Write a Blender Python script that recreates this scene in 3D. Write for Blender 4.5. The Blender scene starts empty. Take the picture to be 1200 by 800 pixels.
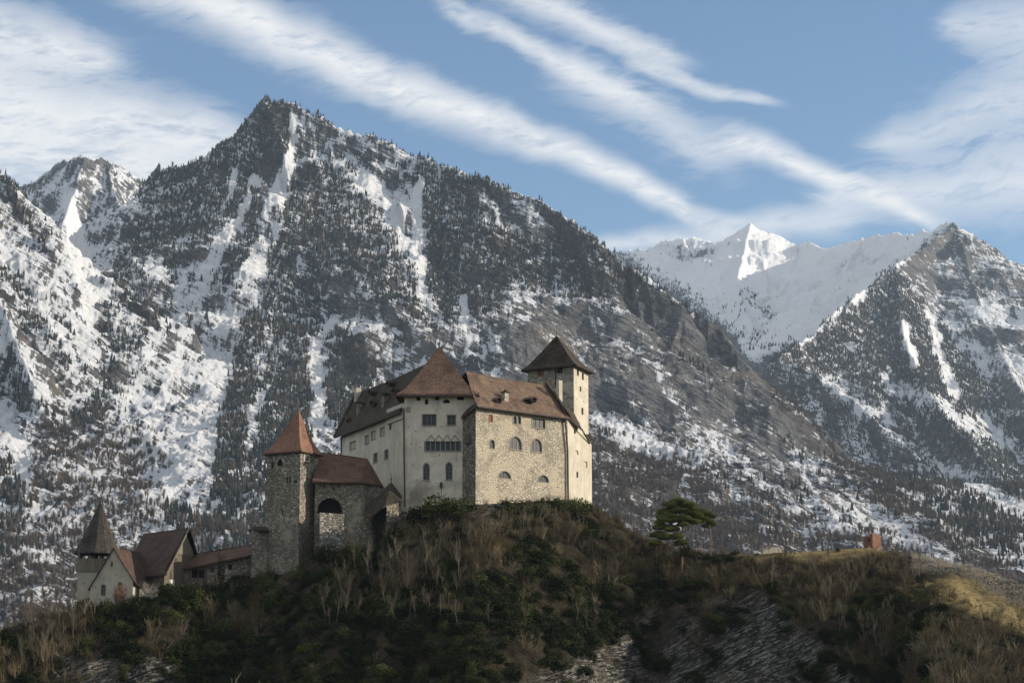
import bpy, bmesh, math, random
import numpy as np
from mathutils import Vector, Matrix, Euler
R = math.radians
random.seed(7); rng = np.random.default_rng(11)
scene = bpy.context.scene
COL = scene.collection
# ---------------------------------------------------------------- camera
F = 2400.0                      # focal length in photo pixels (1200 wide)
PITCH = math.atan(400.0 / F)
cam_d = bpy.data.cameras.new('camera'); cam = bpy.data.objects.new('camera', cam_d); COL.objects.link(cam)
cam_d.sensor_width = 36; cam_d.lens = 36 * F / 1200; cam_d.clip_start = 1; cam_d.clip_end = 60000
cam.rotation_euler = (R(90) + PITCH, 0, 0)
scene.camera = cam
# ---------------------------------------------------------------- light
SUN_AZ, SUN_EL = R(86), R(19)
world = bpy.data.worlds.new('World'); scene.world = world; world.use_nodes = True
world.cycles.sampling_method = 'MANUAL'; world.cycles.sample_map_resolution = 512
sun_d = bpy.data.lights.new('sun', 'SUN'); sun_d.energy = 5.0; sun_d.angle = R(0.5); sun_d.color = (1, .87, .70)
sun = bpy.data.objects.new('sun', sun_d); COL.objects.link(sun)
to_sun = Vector((math.sin(SUN_AZ) * math.cos(SUN_EL), math.cos(SUN_AZ) * math.cos(SUN_EL), math.sin(SUN_EL)))
sun.rotation_euler = to_sun.to_track_quat('Z', 'Y').to_euler(); sun.location = (60, -20, 90)
vs = scene.view_settings
vs.view_transform = 'Standard'; vs.look = 'None'; vs.gamma = 1; vs.exposure = 0.5; vs.use_curve_mapping = False
scene.cycles.max_bounces = 4; scene.cycles.diffuse_bounces = 2; scene.cycles.glossy_bounces = 2
scene.cycles.transmission_bounces = 2; scene.cycles.volume_bounces = 0; scene.cycles.transparent_max_bounces = 4

def P(u, v, Y):
    """the world point at depth Y seen at photo pixel (u, v)"""
    w = (400.0 - v) / F; c, s = math.cos(PITCH), math.sin(PITCH)
    y = c - s * w; z = s + c * w; k = Y / y
    return Vector(((u - 600.0) / F * k, Y, z * k))
def proj(X, Y, Z):
    c, s = math.cos(PITCH), math.sin(PITCH)
    d = Y * c + Z * s; h = -Y * s + Z * c
    return 600 + F * X / d, 400 - F * h / d

# ---------------------------------------------------------------- node helper
class NT:
    def __init__(self, tree): self.t = tree; self.n = tree.nodes; self.l = tree.links
    def new(self, typ, **kw):
        n = self.n.new(typ)
        for k, v in kw.items(): setattr(n, k, v)
        return n
    def put(self, sock, v):
        if isinstance(v, bpy.types.NodeSocket): self.l.new(v, sock)
        elif v is not None: sock.default_value = v
    def math(self, op, a, b=None, c=None, clamp=False):
        n = self.new('ShaderNodeMath', operation=op, use_clamp=clamp)
        self.put(n.inputs[0], a)
        if b is not None: self.put(n.inputs[1], b)
        if c is not None: self.put(n.inputs[2], c)
        return n.outputs[0]
    def ramp(self, v, a, b, lo=0.0, hi=1.0, smooth=True):
        n = self.new('ShaderNodeMapRange', interpolation_type='SMOOTHSTEP' if smooth else 'LINEAR')
        for i, q in enumerate((v, a, b, lo, hi)): self.put(n.inputs[i], q)
        return n.outputs[0]
    def mix(self, f, a, b, mode='MIX'):
        n = self.new('ShaderNodeMix', data_type='RGBA', blend_type=mode)
        self.put(n.inputs[0], f); self.put(n.inputs[6], a); self.put(n.inputs[7], b)
        return n.outputs[2]
    def mapping(self, vec, scale=(1, 1, 1), rot=(0, 0, 0), loc=(0, 0, 0)):
        n = self.new('ShaderNodeMapping'); self.l.new(vec, n.inputs[0])
        n.inputs[1].default_value = loc; n.inputs[2].default_value = rot; n.inputs[3].default_value = scale
        return n.outputs[0]
    def noise(self, vec, scale, detail=4, rough=.6, dist=0.0, color=False):
        n = self.new('ShaderNodeTexNoise'); self.l.new(vec, n.inputs['Vector'])
        n.inputs['Scale'].default_value = scale; n.inputs['Detail'].default_value = detail
        n.inputs['Roughness'].default_value = rough; n.inputs['Distortion'].default_value = dist
        return n.outputs[1 if color else 0]
    def voronoi(self, vec, scale, feature='F1', out='Distance', rnd=1.0):
        n = self.new('ShaderNodeTexVoronoi', feature=feature); self.l.new(vec, n.inputs['Vector'])
        n.inputs['Scale'].default_value = scale; n.inputs['Randomness'].default_value = rnd
        return n.outputs[out]
    def attr(self, name):
        return self.new('ShaderNodeAttribute', attribute_name=name).outputs['Fac']
def c4(c): return (c[0], c[1], c[2], 1)
def material(name, rough=.9, spec=.2):
    m = bpy.data.materials.new(name); m.use_nodes = True
    nt = NT(m.node_tree); b = m.node_tree.nodes['Principled BSDF']
    b.inputs['Roughness'].default_value = rough; b.inputs['Specular IOR Level'].default_value = spec
    return m, nt, b

# ---------------------------------------------------------------- sky
w = NT(world.node_tree); bg = world.node_tree.nodes['Background']
sky = w.new('ShaderNodeTexSky', sky_type='NISHITA', sun_disc=False, sun_elevation=SUN_EL, sun_rotation=SUN_AZ,
            altitude=500, air_density=1.0, dust_density=.6, ozone_density=1.0)
tc = w.new('ShaderNodeTexCoord').outputs['Generated']
sx = w.new('ShaderNodeSeparateXYZ'); w.l.new(tc, sx.inputs[0])
az = w.math('ARCTAN2', sx.outputs[0], sx.outputs[1]); el = w.math('ARCSINE', sx.outputs[2])
def azel(u, v):
    p = P(u, v, 1.0).normalized(); return math.atan2(p.x, p.y), math.asin(p.z)
cmb = w.new('ShaderNodeCombineXYZ'); w.l.new(az, cmb.inputs[0]); w.l.new(el, cmb.inputs[1])
ang = cmb.outputs[0]
warp = w.noise(ang, 14, 3, .55, color=True)
wn = w.new('ShaderNodeVectorMath', operation='MULTIPLY_ADD'); w.l.new(warp, wn.inputs[0])
wn.inputs[1].default_value = (.022, .022, 0); wn.inputs[2].default_value = (0, 0, 0)
wa = w.new('ShaderNodeVectorMath', operation='ADD'); w.l.new(ang, wa.inputs[0]); w.l.new(wn.outputs[0], wa.inputs[1])
wsub = w.new('ShaderNodeVectorMath', operation='SUBTRACT'); w.l.new(wa.outputs[0], wsub.inputs[0]); wsub.inputs[1].default_value = (.011, .011, 0)
wang = wsub.outputs[0]
TH = math.atan2(azel(870, 255)[1] - azel(180, 0)[1], azel(870, 255)[0] - azel(180, 0)[0])
gm = w.mapping(wang, rot=(0, 0, -TH))
FIB = w.noise(w.mapping(w.mapping(gm, rot=(0, 0, R(-14))), scale=(14, 75, 1)), 1, 7, .66, .25)
FINE = w.noise(w.mapping(w.mapping(gm, rot=(0, 0, R(-28))), scale=(60, 240, 1)), 1, 5, .7)
def streak(u0, v0, u1, v1, r0, r1, soft=1.0, strength=1.0, fray=1.0):
    """one cirrus band between two directions, with its own half widths in photo pixels"""
    a0 = azel(u0, v0); a1 = azel(u1, v1)
    L = math.hypot(a1[0] - a0[0], a1[1] - a0[1]); th = math.atan2(a1[1] - a0[1], a1[0] - a0[0])
    q = w.new('ShaderNodeVectorMath', operation='SUBTRACT'); w.l.new(wang, q.inputs[0]); q.inputs[1].default_value = (a0[0], a0[1], 0)
    m = w.mapping(q.outputs[0], rot=(0, 0, -th))
    s = w.new('ShaderNodeSeparateXYZ'); w.l.new(m, s.inputs[0])
    t = w.math('DIVIDE', s.outputs[0], L)
    half = w.ramp(t, 0, 1, r0 / F, r1 / F, smooth=False)
    # long fibres along the band, combed slightly across it
    fib, fine = FIB, FINE
    d = w.math('DIVIDE', w.math('ABSOLUTE', s.outputs[1]), half)
    d = w.math('ADD', d, w.math('MULTIPLY', w.math('SUBTRACT', fib, .5), 1.25 * fray))
    d = w.math('ADD', d, w.math('MULTIPLY', w.math('SUBTRACT', fine, .5), 1.0 * fray))
    k = w.ramp(d, 1.32 * soft, .05, 0, strength)
    e = w.math('ADD', t, w.math('MULTIPLY', w.math('SUBTRACT', fib, .5), .35))
    k = w.math('MULTIPLY', k, w.ramp(e, -.08, .1)); k = w.math('MULTIPLY', k, w.ramp(e, 1.06, .84))
    return k
bands = [streak(120, -60, 892, 272, 46, 13, 1, 1.0, .9),
         streak(-300, 70, 330, 178, 130, 30, 1.05, 1.0, .9),
         streak(-300, 150, 250, 200, 80, 30, 1.2, .95, .9),
         streak(-260, -10, 150, 70, 70, 26, 1.1, .95, 1.0),
         streak(520, 8, 770, 135, 13, 20, 1.1, .8, 1.6),
         streak(570, -30, 812, 78, 24, 14, 1.3, .8, 1.6),
         streak(650, 80, 880, 190, 30, 24, 1.3, .6, 1.9),
         streak(740, 72, 918, 122, 12, 6, 1.2, .7, 1.5),
         streak(846, 155, 1110, 262, 24, 10, 1, 1.0, .9),
         streak(950, 228, 1290, 205, 26, 50, 1.2, .72, 1.4),
         streak(1010, 165, 1330, 90, 18, 70, 1.3, .62, 1.7),
         streak(1100, 30, 1330, 30, 10, 90, 1.3, .6, 1.5),
         streak(690, 282, 1010, 255, 8, 18, 1.4, .7, 1.4)]
cl = bands[0]
for b_ in bands[1:]:
    cl = w.math('SUBTRACT', 1.0, w.math('MULTIPLY', w.math('SUBTRACT', 1.0, cl), w.math('SUBTRACT', 1.0, b_)))
lump = w.noise(w.mapping(ang, scale=(30, 60, 1), rot=(0, 0, R(-20))), 1, 6, .65)
veil = w.ramp(w.math('ADD', w.math('MULTIPLY', FIB, .55), w.math('MULTIPLY', FINE, .45)), .34, .58, .42, 1.0)
ccol = w.mix(lump, (6.0, 6.1, 6.3, 1), (7.6, 7.5, 7.3, 1))
# unseen high cloud added overhead and behind the camera as neutral fill light
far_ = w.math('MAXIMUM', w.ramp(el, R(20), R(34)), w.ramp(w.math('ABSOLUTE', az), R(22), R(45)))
fill_cloud = w.math('MULTIPLY', far_, w.ramp(w.noise(tc, 2.2, 3, .6), .30, .55))
cl = w.math('MAXIMUM', cl, w.math('MULTIPLY', fill_cloud, w.ramp(el, 0, R(6))))
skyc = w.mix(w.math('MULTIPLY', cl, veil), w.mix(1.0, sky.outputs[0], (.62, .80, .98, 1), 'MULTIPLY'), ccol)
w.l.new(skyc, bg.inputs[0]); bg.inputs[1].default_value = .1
# ---------------------------------------------------------------- numpy gradient noise
_perm = rng.permutation(256).astype(np.int32); _perm = np.concatenate([_perm, _perm])
_ang = rng.uniform(0, 2 * np.pi, 256); _gx = np.cos(_ang); _gy = np.sin(_ang)
def pn(x, y):
    xi = np.floor(x).astype(np.int32); yi = np.floor(y).astype(np.int32)
    xf = x - xi; yf = y - yi; xi &= 255; yi &= 255
    u = xf * xf * xf * (xf * (xf * 6 - 15) + 10); v = yf * yf * yf * (yf * (yf * 6 - 15) + 10)
    def g(ix, iy, dx, dy):
        h = _perm[_perm[ix & 255] + (iy & 255)]; return _gx[h] * dx + _gy[h] * dy
    a = g(xi, yi, xf, yf); b = g(xi + 1, yi, xf - 1, yf); c = g(xi, yi + 1, xf, yf - 1); d = g(xi + 1, yi + 1, xf - 1, yf - 1)
    return (a + (b - a) * u + (c + (d - c) * u - a - (b - a) * u) * v) * 1.5
def fbm(x, y, o=4, g=.5, ridged=False):
    s = 0; a = 1; t = 0
    for i in range(o):
        n = pn(x + 17.3 * i, y - 9.1 * i)
        if ridged: n = 1 - 2 * np.abs(n)
        s = s + a * n; t += a; a *= g; x = x * 2.03; y = y * 2.03
    return s / t
def sstep(x, a, b):
    t = np.clip((x - a) / (b - a), 0, 1); return t * t * (3 - 2 * t)
def grid_mesh(name, X, Y, Z, mats, attrs=None, smooth=True):
    nr, nc = X.shape; n = nr * nc
    me = bpy.data.meshes.new(name)
    co = np.stack([X, Y, Z], -1).reshape(-1, 3).astype(np.float32)
    i = np.arange(n, dtype=np.int32).reshape(nr, nc)
    f = np.stack([i[:-1, :-1], i[:-1, 1:], i[1:, 1:], i[1:, :-1]], -1).reshape(-1, 4)
    me.vertices.add(n); me.vertices.foreach_set('co', co.ravel())
    me.loops.add(f.size); me.loops.foreach_set('vertex_index', f.ravel())
    me.polygons.add(len(f)); me.polygons.foreach_set('loop_start', np.arange(0, f.size, 4, dtype=np.int32))
    me.polygons.foreach_set('loop_total', np.full(len(f), 4, np.int32))
    if smooth: me.polygons.foreach_set('use_smooth', np.ones(len(f), bool))
    me.update()
    for k, a in (attrs or {}).items():
        at = me.attributes.new(k, 'FLOAT', 'POINT'); at.data.foreach_set('value', a.astype(np.float32).ravel())
    for m in mats: me.materials.append(m)
    o = bpy.data.objects.new(name, me); COL.objects.link(o)
    return o

# ---------------------------------------------------------------- the mountains: ridge lines with their distances
RIDGES = [  # (points (u, v, Y), flank slope, gully depth)
 ([(310,118,4500),(345,124,4500),(400,146,4450),(480,177,4400),(560,203,4300),(620,233,4250),(690,277,4150),(740,311,4100),(800,343,4050),(845,377,4030),(880,425,3980),(930,482,3930),(990,537,3880),(1050,582,3800),(1120,627,3700),(1200,685,3500),(1330,770,3200)], .80, 1.0),
 ([(310,118,4500),(275,169,4650),(235,189,4750),(185,200,4850),(168,215,4850),(150,255,4750),(122,305,4600)], .80, 1.0),
 ([(310,118,4500),(332,170,4350),(345,240,4150),(378,302,3950),(440,350,3780),(500,388,3620),(560,432,3470),(600,480,3300),(650,545,3080),(720,610,2800)], .82, 1.0),
 ([(275,169,4650),(250,255,4330),(205,345,4030),(165,430,3720),(115,520,3400),(60,610,3000)], .80, .8),
 ([(345,240,4150),(322,335,3880),(300,430,3600),(285,525,3330),(275,640,2950)], .85, .8),
 ([(480,177,4400),(512,260,4200),(540,330,4020)], .9, .8),
 ([(-260,60,4000),(-160,110,3900),(-60,165,3800),(0,206,3700),(45,256,3600),(80,300,3550),(110,352,3500),(132,405,3400),(110,455,3250),(60,520,3000),(0,600,2700),(-120,690,2450)], .78, .9),
 ([(-60,165,3800),(-30,280,3400),(10,380,3150),(40,450,3000)], .8, .8),
 ([(-200,190,6800),(-60,240,6500),(0,250,6400),(30,219,6250),(60,201,6150),(82,189,6050),(100,186,6050),(125,190,6150),(165,209,6250),(230,240,6500),(330,290,6900)], .85, 1.0),
 ([(100,186,6050),(75,260,5600),(60,330,5200)], .9, .7),
 ([(125,190,6150),(150,270,5600),(135,350,5000)], .9, .7),
 ([(1050,313,7000),(1000,352,6500),(940,402,5700),(912,424,5500),(960,441,5350),(1010,480,5150),(1080,534,4950),(1140,574,4750),(1200,610,4600),(1330,680,4300)], .70, .8),
 ([(1050,313,7000),(1060,400,6200),(1100,480,5300),(1160,540,4800),(1230,600,4400)], .75, .7),
 ([(1120,261,7600),(1085,290,7350),(1050,313,7000)], .85, .9),
 ([(1120,261,7600),(1140,272,7600),(1160,291,7600),(1200,334,7500),(1260,390,7400),(1400,480,7200)], 1.0, 1.0),
 ([(1120,261,7600),(1150,360,6900),(1190,450,6100),(1260,540,5400)], .9, .8),
 ([(1120,261,7600),(1080,273,8200),(1045,276,8600),(1010,281,8900),(970,291,9200),(930,283,9500),(900,270,9600),(880,259,9600),(862,277,9700),(845,283,9700),(800,279,9800),(770,287,9900),(735,293,10000),(680,300,10000),(560,330,10000)], .66, 1.25),
 ([(880,259,9600),(872,292,9250),(862,335,8700),(885,390,7900),(880,440,7200)], .85, 1.1),
 ([(1010,281,8900),(985,330,8300),(950,390,7500)], .7, .9),
 ([(800,279,9800),(810,320,9300),(830,370,8600)], .65, .7),
]
NC, RS = 1270, .00185
cols = np.linspace(-.415, .415, NC)
rows = 1500 * np.exp(np.arange(0, math.log(10800 / 1500), RS))
Ym, Am = np.meshgrid(rows, cols, indexing='ij'); Xm = Ym * Am
wx = Xm + 70 * fbm(Xm / 420, Ym / 420, 3) + 16 * fbm(Xm / 90 + 5, Ym / 90, 3)
wy = Ym + 70 * fbm(Xm / 420 + 31, Ym / 420 + 7, 3) + 16 * fbm(Xm / 90 + 9, Ym / 90 + 40, 3)
base = -25 + np.clip(Ym - 1650, 0, None) * .205 - np.clip(Ym - 3400, 0, None) * .12 + 25 * fbm(Xm / 500, Ym / 500, 4)
H = base.copy(); TAL = np.full(Xm.shape, -1e3)
for ri, (pts, sl, gd) in enumerate(RIDGES):
    q = [P(*p) for p in pts]; best = np.full(Xm.shape, 1e9); zt = np.zeros(Xm.shape); tt = np.zeros(Xm.shape); acc = 0.0
    raw = np.full(Xm.shape, 1e9)
    for a, b in zip(q[:-1], q[1:]):
        dx, dy = b.x - a.x, b.y - a.y; L2 = dx * dx + dy * dy; L = math.sqrt(L2)
        t = np.clip(((wx - a.x) * dx + (wy - a.y) * dy) / L2, 0, 1)
        d = np.hypot(wx - a.x - t * dx, wy - a.y - t * dy)
        t2 = np.clip(((Xm - a.x) * dx + (Ym - a.y) * dy) / L2, 0, 1)
        d2 = np.hypot(Xm - a.x - t2 * dx, Ym - a.y - t2 * dy)
        z = a.z + t2 * (b.z - a.z)
        d = np.where(d2 < 120, d2 + (d - d2) * d2 / 120, d)      # the crest itself stays where it is surveyed
        sc = z - sl * d; m = sc > zt - sl * best if acc else np.ones(Xm.shape, bool)
        best = np.where(m, d, best); zt = np.where(m, z, zt); tt = np.where(m, acc + t * L, tt)
        acc += L
    d = best
    c0_ = 110 if ri < 3 else 72
    prof = sl * (d + c0_ * (1 - np.exp(-d / c0_))) - .00009 * sl * np.clip(d, 0, 900) ** 2
    amp = gd * (1 - np.exp(-d / 160))
    g = fbm(tt / 190 + ri * 13 + d / 900, d / 420 + ri, 4, .55, True) * 62 + fbm(tt / 50 + ri * 7, d / 160, 3, .55, True) * 20
    if ri in (0, 1, 6): TAL = np.maximum(TAL, zt * .60 - .27 * d + 22 * fbm(Xm / 140 + ri, Ym / 300, 4, .55, True) - 10)
    near = np.exp(-d / 50) * fbm(Xm / 60, Ym / 60, 4) * 9
    h = zt - prof + g * amp - 18 * amp + near
    k = 25.0                                                     # soft union with what is already there
    hh = np.clip(.5 + .5 * (h - H) / k, 0, 1); H = H * (1 - hh) + h * hh + 0 * k * hh * (1 - hh)
kk = np.clip(.5 + .5 * (TAL - H) / 60, 0, 1); H = H * (1 - kk) + TAL * kk
rough_ = sstep(H, 40, 260); H -= 15 * rough_
H += fbm(Xm / 260 + 3, Ym / 260, 5, .58, True) * 34 * rough_ * sstep(H - base, 20, 160) + fbm(Xm / 34, Ym / 34, 4, .65, True) * 8 * rough_ + fbm(Xm / 11, Ym / 11, 2) * 2.2
# dipping rock strata: ledges that step down to the right
st = (H + .55 * Xm - .15 * Ym + 45 * fbm(Xm / 130, Ym / 130, 4)) / 17
H += (np.abs((st % 1) - .5) - .25) * 12 * sstep(H, 150, 400) * sstep(fbm(Xm / 120 + 8, Ym / 120, 3), -.25, .25)
Pu, Pv = proj(Xm, Ym, H)
# normals
dHr = np.gradient(H, axis=0) / np.gradient(Ym, axis=0); dHc = np.gradient(H, axis=1) / np.gradient(Xm, axis=1)
dHdx = dHc; dHdy = dHr - dHc * Am
nz = 1 / np.sqrt(1 + dHdx ** 2 + dHdy ** 2)

# ---------------------------------------------------------------- land cover surveyed from the photograph
GW, GH = 700, 440                     # 2 px cells from u=-100, v=-40
gu, gv = np.meshgrid(np.arange(GW) * 2 - 100.0, np.arange(GH) * 2 - 40.0)
uw = gu + 9 * fbm(gu / 30, gv / 30, 3) + 4 * fbm(gu / 9, gv / 12, 2); vw = gv + 12 * fbm(gu / 30 + 9, gv / 40, 3) + 4 * fbm(gu / 9, gv / 9, 2)
def stroke(M, pts, r0, r1, val, soft=.5):
    n = len(pts) - 1
    best = np.zeros(M.shape)
    for i, ((a, b), (c, d)) in enumerate(zip(pts[:-1], pts[1:])):
        dx, dy = c - a, d - b; t = np.clip(((uw - a) * dx + (vw - b) * dy) / (dx * dx + dy * dy + 1e-6), 0, 1)
        r = r0 + (r1 - r0) * (i + t) / n
        best = np.maximum(best, 1 - sstep(np.hypot(uw - a - t * dx, vw - b - t * dy) / r, soft, 1.25))
    M[:] = M * (1 - best) + val * best
def area(M, pts, val, soft=14):
    inside = np.zeros(M.shape, bool); dist = np.full(M.shape, 1e9); n = len(pts)
    for i in range(n):
        (a, b), (c, d) = pts[i], pts[(i + 1) % n]
        cr = ((b > vw) != (d > vw)) & (uw < (c - a) * (vw - b) / (d - b + 1e-9) + a); inside ^= cr
        dx, dy = c - a, d - b; t = np.clip(((uw - a) * dx + (vw - b) * dy) / (dx * dx + dy * dy + 1e-6), 0, 1)
        dist = np.minimum(dist, np.hypot(uw - a - t * dx, vw - b - t * dy))
    k = sstep(np.where(inside, dist, -dist), -soft, soft); M[:] = M * (1 - k) + val * k
FO = np.full((GH, GW), .22); SN = np.full((GH, GW), .5); BR = np.zeros((GH, GW))   # conifers, snow, bare brown wood
# left mountain
area(SN, [(-120,150),(0,190),(80,290),(140,400),(110,470),(30,560),(-120,640)], .57)
for s in ([(0,215),(40,262),(90,320)], [(-20,300),(40,380),(100,440)], [(20,330),(110,400)], [(0,440),(60,500)], [(110,340),(140,400)]): stroke(FO, s, 14, 12, .62)
for s in ([(0,400),(40,450),(70,500)], [(10,480),(30,560)], [(0,280),(60,360),(110,420)]): stroke(SN, s, 9, 8, .9); 
for s in ([(10,290),(70,365),(115,425)], [(0,395),(45,455)]): stroke(FO, s, 7, 6, .02)
stroke(FO, [(0,560),(20,640)], 26, 26, .7); stroke(SN, [(72,520),(66,580),(30,650)], 9, 8, .95); stroke(FO, [(72,520),(66,580),(30,650)], 7, 7, 0)
# back peak
area(SN, [(20,190),(165,190),(200,230),(150,300),(110,400),(60,290)], .62); area(FO, [(30,225),(165,225),(170,300),(110,400),(60,290)], .07)
stroke(FO, [(35,222),(70,240)], 10, 8, .35); stroke(FO, [(130,200),(165,225)], 9, 10, .4); stroke(SN, [(90,185),(125,188)], 7, 6, .25)
stroke(SN, [(78,235),(85,270),(95,310),(105,340),(100,380)], 13, 12, 1.0); stroke(FO, [(78,235),(85,270),(95,310),(105,340)], 12, 11, 0)
# massif, shaded left flank
area(SN, [(170,210),(310,110),(345,240),(420,420),(420,700),(40,700),(60,560),(130,430)], .56)
area(FO, [(175,205),(235,185),(275,160),(310,112),(345,128),(338,190),(300,215),(285,260),(240,275),(205,310),(160,330),(130,330),(150,270)], .95)
area(FO, [(130,330),(200,300),(240,280),(190,380),(150,430),(110,400)], .6)
area(FO, [(150,300),(240,270),(330,300),(330,420),(250,420),(180,380)], .42)
for s in ([(345,135),(338,190),(310,250),(300,300),(285,340)], [(300,210),(280,255),(255,290),(240,320)], [(330,215),(322,270),(300,330)]):
    stroke(SN, s, 7, 8, .92); stroke(FO, s, 6, 7, .05)
stroke(FO, [(300,230),(290,300),(265,330)], 9, 7, .9); stroke(FO, [(322,250),(300,290),(262,300)], 8, 6, .9)
stroke(FO, [(190,215),(185,250)], 5, 4, .3); stroke(FO, [(275,200),(262,240)], 4, 4, .2); stroke(SN, [(275,200),(262,240)], 4, 4, .9)
area(FO, [(190,360),(300,330),(330,430),(290,640),(160,640),(150,500)], .17); area(SN, [(190,360),(300,330),(330,430),(290,640),(160,640),(150,500)], .60)
for s in ([(318,250),(280,330),(250,420),(215,520),(190,600)], [(300,330),(262,420),(235,520)], [(250,300),(222,380),(190,470),(160,540)], [(215,330),(180,400),(150,460)], [(335,330),(318,400),(300,430)], [(300,460),(285,540),(270,620)], [(330,520),(322,600)], [(378,420),(360,520)], [(410,350),(398,400)]):
    stroke(SN, s, 7, 9, .80); stroke(FO, s, 5, 7, .08)
for s in ([(0,300),(50,360),(90,430)], [(-10,350),(30,420),(60,480)], [(60,330),(100,390),(120,430)], [(0,470),(20,540)]):
    stroke(SN, s, 6, 7, .85); stroke(FO, s, 4, 5, .05)
for s in ([(200,330),(196,400)], [(245,330),(240,400)], [(225,360),(215,420)]): stroke(FO, s, 5, 5, .5)
for s in ([(345,250),(325,330),(335,400)], [(375,300),(360,370),(350,430)], [(295,380),(290,440),(270,500),(262,590)], [(330,400),(320,480),(310,540)], [(350,420),(345,500),(330,620)], [(400,400),(395,480)], [(425,400),(420,450)], [(200,600),(235,630)], [(265,560),(262,640)], [(300,540),(295,640)]):
    stroke(FO, s, 17, 20, .88)
stroke(SN, [(368,400),(370,440)], 8, 9, 1.0); stroke(FO, [(368,400),(370,440)], 8, 9, 0)
stroke(FO, [(130,435),(110,480),(70,525),(55,570)], 14, 14, .85); stroke(FO, [(160,440),(135,470)], 12, 12, .5)
area(BR, [(60,470),(130,500),(190,520),(190,660),(60,700),(20,600)], .85); area(SN, [(60,470),(130,500),(170,540),(170,660),(60,700),(20,600)], .42)
area(FO, [(60,520),(160,520),(200,640),(60,680)], .18)
area(BR, [(0,620),(60,600),(110,640),(110,720),(0,720)], 1); stroke(SN, [(20,640),(60,660)], 12, 8, .75)
stroke(BR, [(200,640),(300,620)], 16, 12, 1); stroke(BR, [(430,430),(480,415)], 14, 10, .8)
# massif, sunlit upper side
area(SN, [(345,125),(480,175),(540,200),(500,260),(500,340),(430,300),(380,200)], .66); area(FO, [(345,125),(480,175),(540,200),(500,260),(430,240),(380,200)], .30)
stroke(FO, [(350,128),(420,150),(480,176),(560,205)], 7, 10, .75)
area(FO, [(345,190),(410,195),(425,240),(470,290),(490,340),(500,400),(440,350),(390,300),(350,280)], .86); area(BR, [(370,200),(420,240),(480,320),(490,370),(400,290)], .55)
for s in ([(412,205),(450,225),(462,260)], [(440,215),(470,240)]): stroke(SN, s, 9, 6, .9); stroke(FO, s, 7, 5, .12)
area(FO, [(480,180),(560,203),(620,233),(690,277),(740,311),(800,343),(850,378),(800,372),(740,358),(660,345),(600,335),(560,372),(520,372),(500,335),(498,250)], .95)
area(FO, [(555,222),(610,232),(650,262),(640,285),(600,270),(565,255)], .12); area(SN, [(555,222),(610,232),(650,262),(640,285),(600,270),(565,255)], .55)
for s in ([(493,215),(488,260),(486,300),(497,345)], [(468,240),(470,290)]): stroke(SN, s, 7, 6, 1.0); stroke(FO, s, 6, 5, 0)
stroke(SN, [(540,350),(552,395)], 8, 9, .9); stroke(FO, [(540,350),(552,400)], 7, 8, .05)
stroke(FO, [(520,330),(525,385)], 12, 12, .9); stroke(FO, [(570,330),(575,385)], 16, 12, .7)
# rock walls
area(SN, [(400,330),(480,370),(560,400),(560,460),(430,440),(380,380)], .50); area(FO, [(400,340),(480,375),(560,405),(560,460),(430,430)], .10)
area(FO, [(590,350),(740,365),(850,382),(900,440),(960,520),(1000,560),(900,560),(800,520),(690,500),(600,480),(560,400)], .05)
area(SN, [(590,350),(740,365),(850,382),(900,440),(960,520),(1030,600),(900,590),(800,520),(690,500),(600,480),(560,400)], .32)
for s in ([(560,380),(640,470)], [(820,500),(900,570)], [(700,380),(780,440)], [(900,500),(960,560)], [(610,370),(690,440)], [(650,355),(740,400)], [(700,440),(760,500)], [(780,450),(830,540)], [(560,400),(600,450)]): stroke(SN, s, 10, 9, .55)
stroke(SN, [(845,385),(900,460)], 14, 10, .12); stroke(SN, [(600,400),(640,380)], 16, 16, .2); stroke(FO, [(690,330),(800,365)], 8, 8, .7)
stroke(FO, [(760,385),(830,440),(920,520),(960,560)], 5, 6, .45)
# scree with brown wood and lone spruces behind the hall
area(BR, [(690,500),(760,520),(840,560),(960,610),(1100,650),(1100,720),(560,700),(560,500)], .9); area(SN, [(560,490),(760,520),(860,580),(960,610),(1060,650),(1060,720),(560,700)], .31)
area(FO, [(560,490),(690,500),(800,520),(900,560),(1010,600),(1060,680),(560,690)], .30)
stroke(SN, [(700,490),(790,535)], 12, 10, .85)
# bare wooded gully to the right of the massif
area(BR, [(900,440),(980,520),(1060,580),(1140,640),(1200,660),(1200,700),(1130,660),(1000,570),(920,480)], .9); area(SN, [(900,440),(980,520),(1060,580),(1140,640),(1200,660),(1200,700),(1130,660),(1000,570),(920,480)], .22)
# lower right spur
area(FO, [(905,425),(960,440),(1010,480),(1080,534),(1200,612),(1200,670),(1100,620),(1040,580),(960,500),(920,470)], .60)
stroke(FO, [(970,445),(1010,478),(1050,510)], 8, 8, .1); stroke(SN, [(970,445),(1010,478),(1060,512)], 9, 9, .7); stroke(SN, [(1080,540),(1200,600)], 12, 10, .7); stroke(FO, [(1090,540),(1200,596)], 8, 6, .15)
stroke(SN, [(1100,600),(1200,660)], 10, 8, .75); stroke(BR, [(1010,460),(1080,520)], 10, 10, .7)
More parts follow.
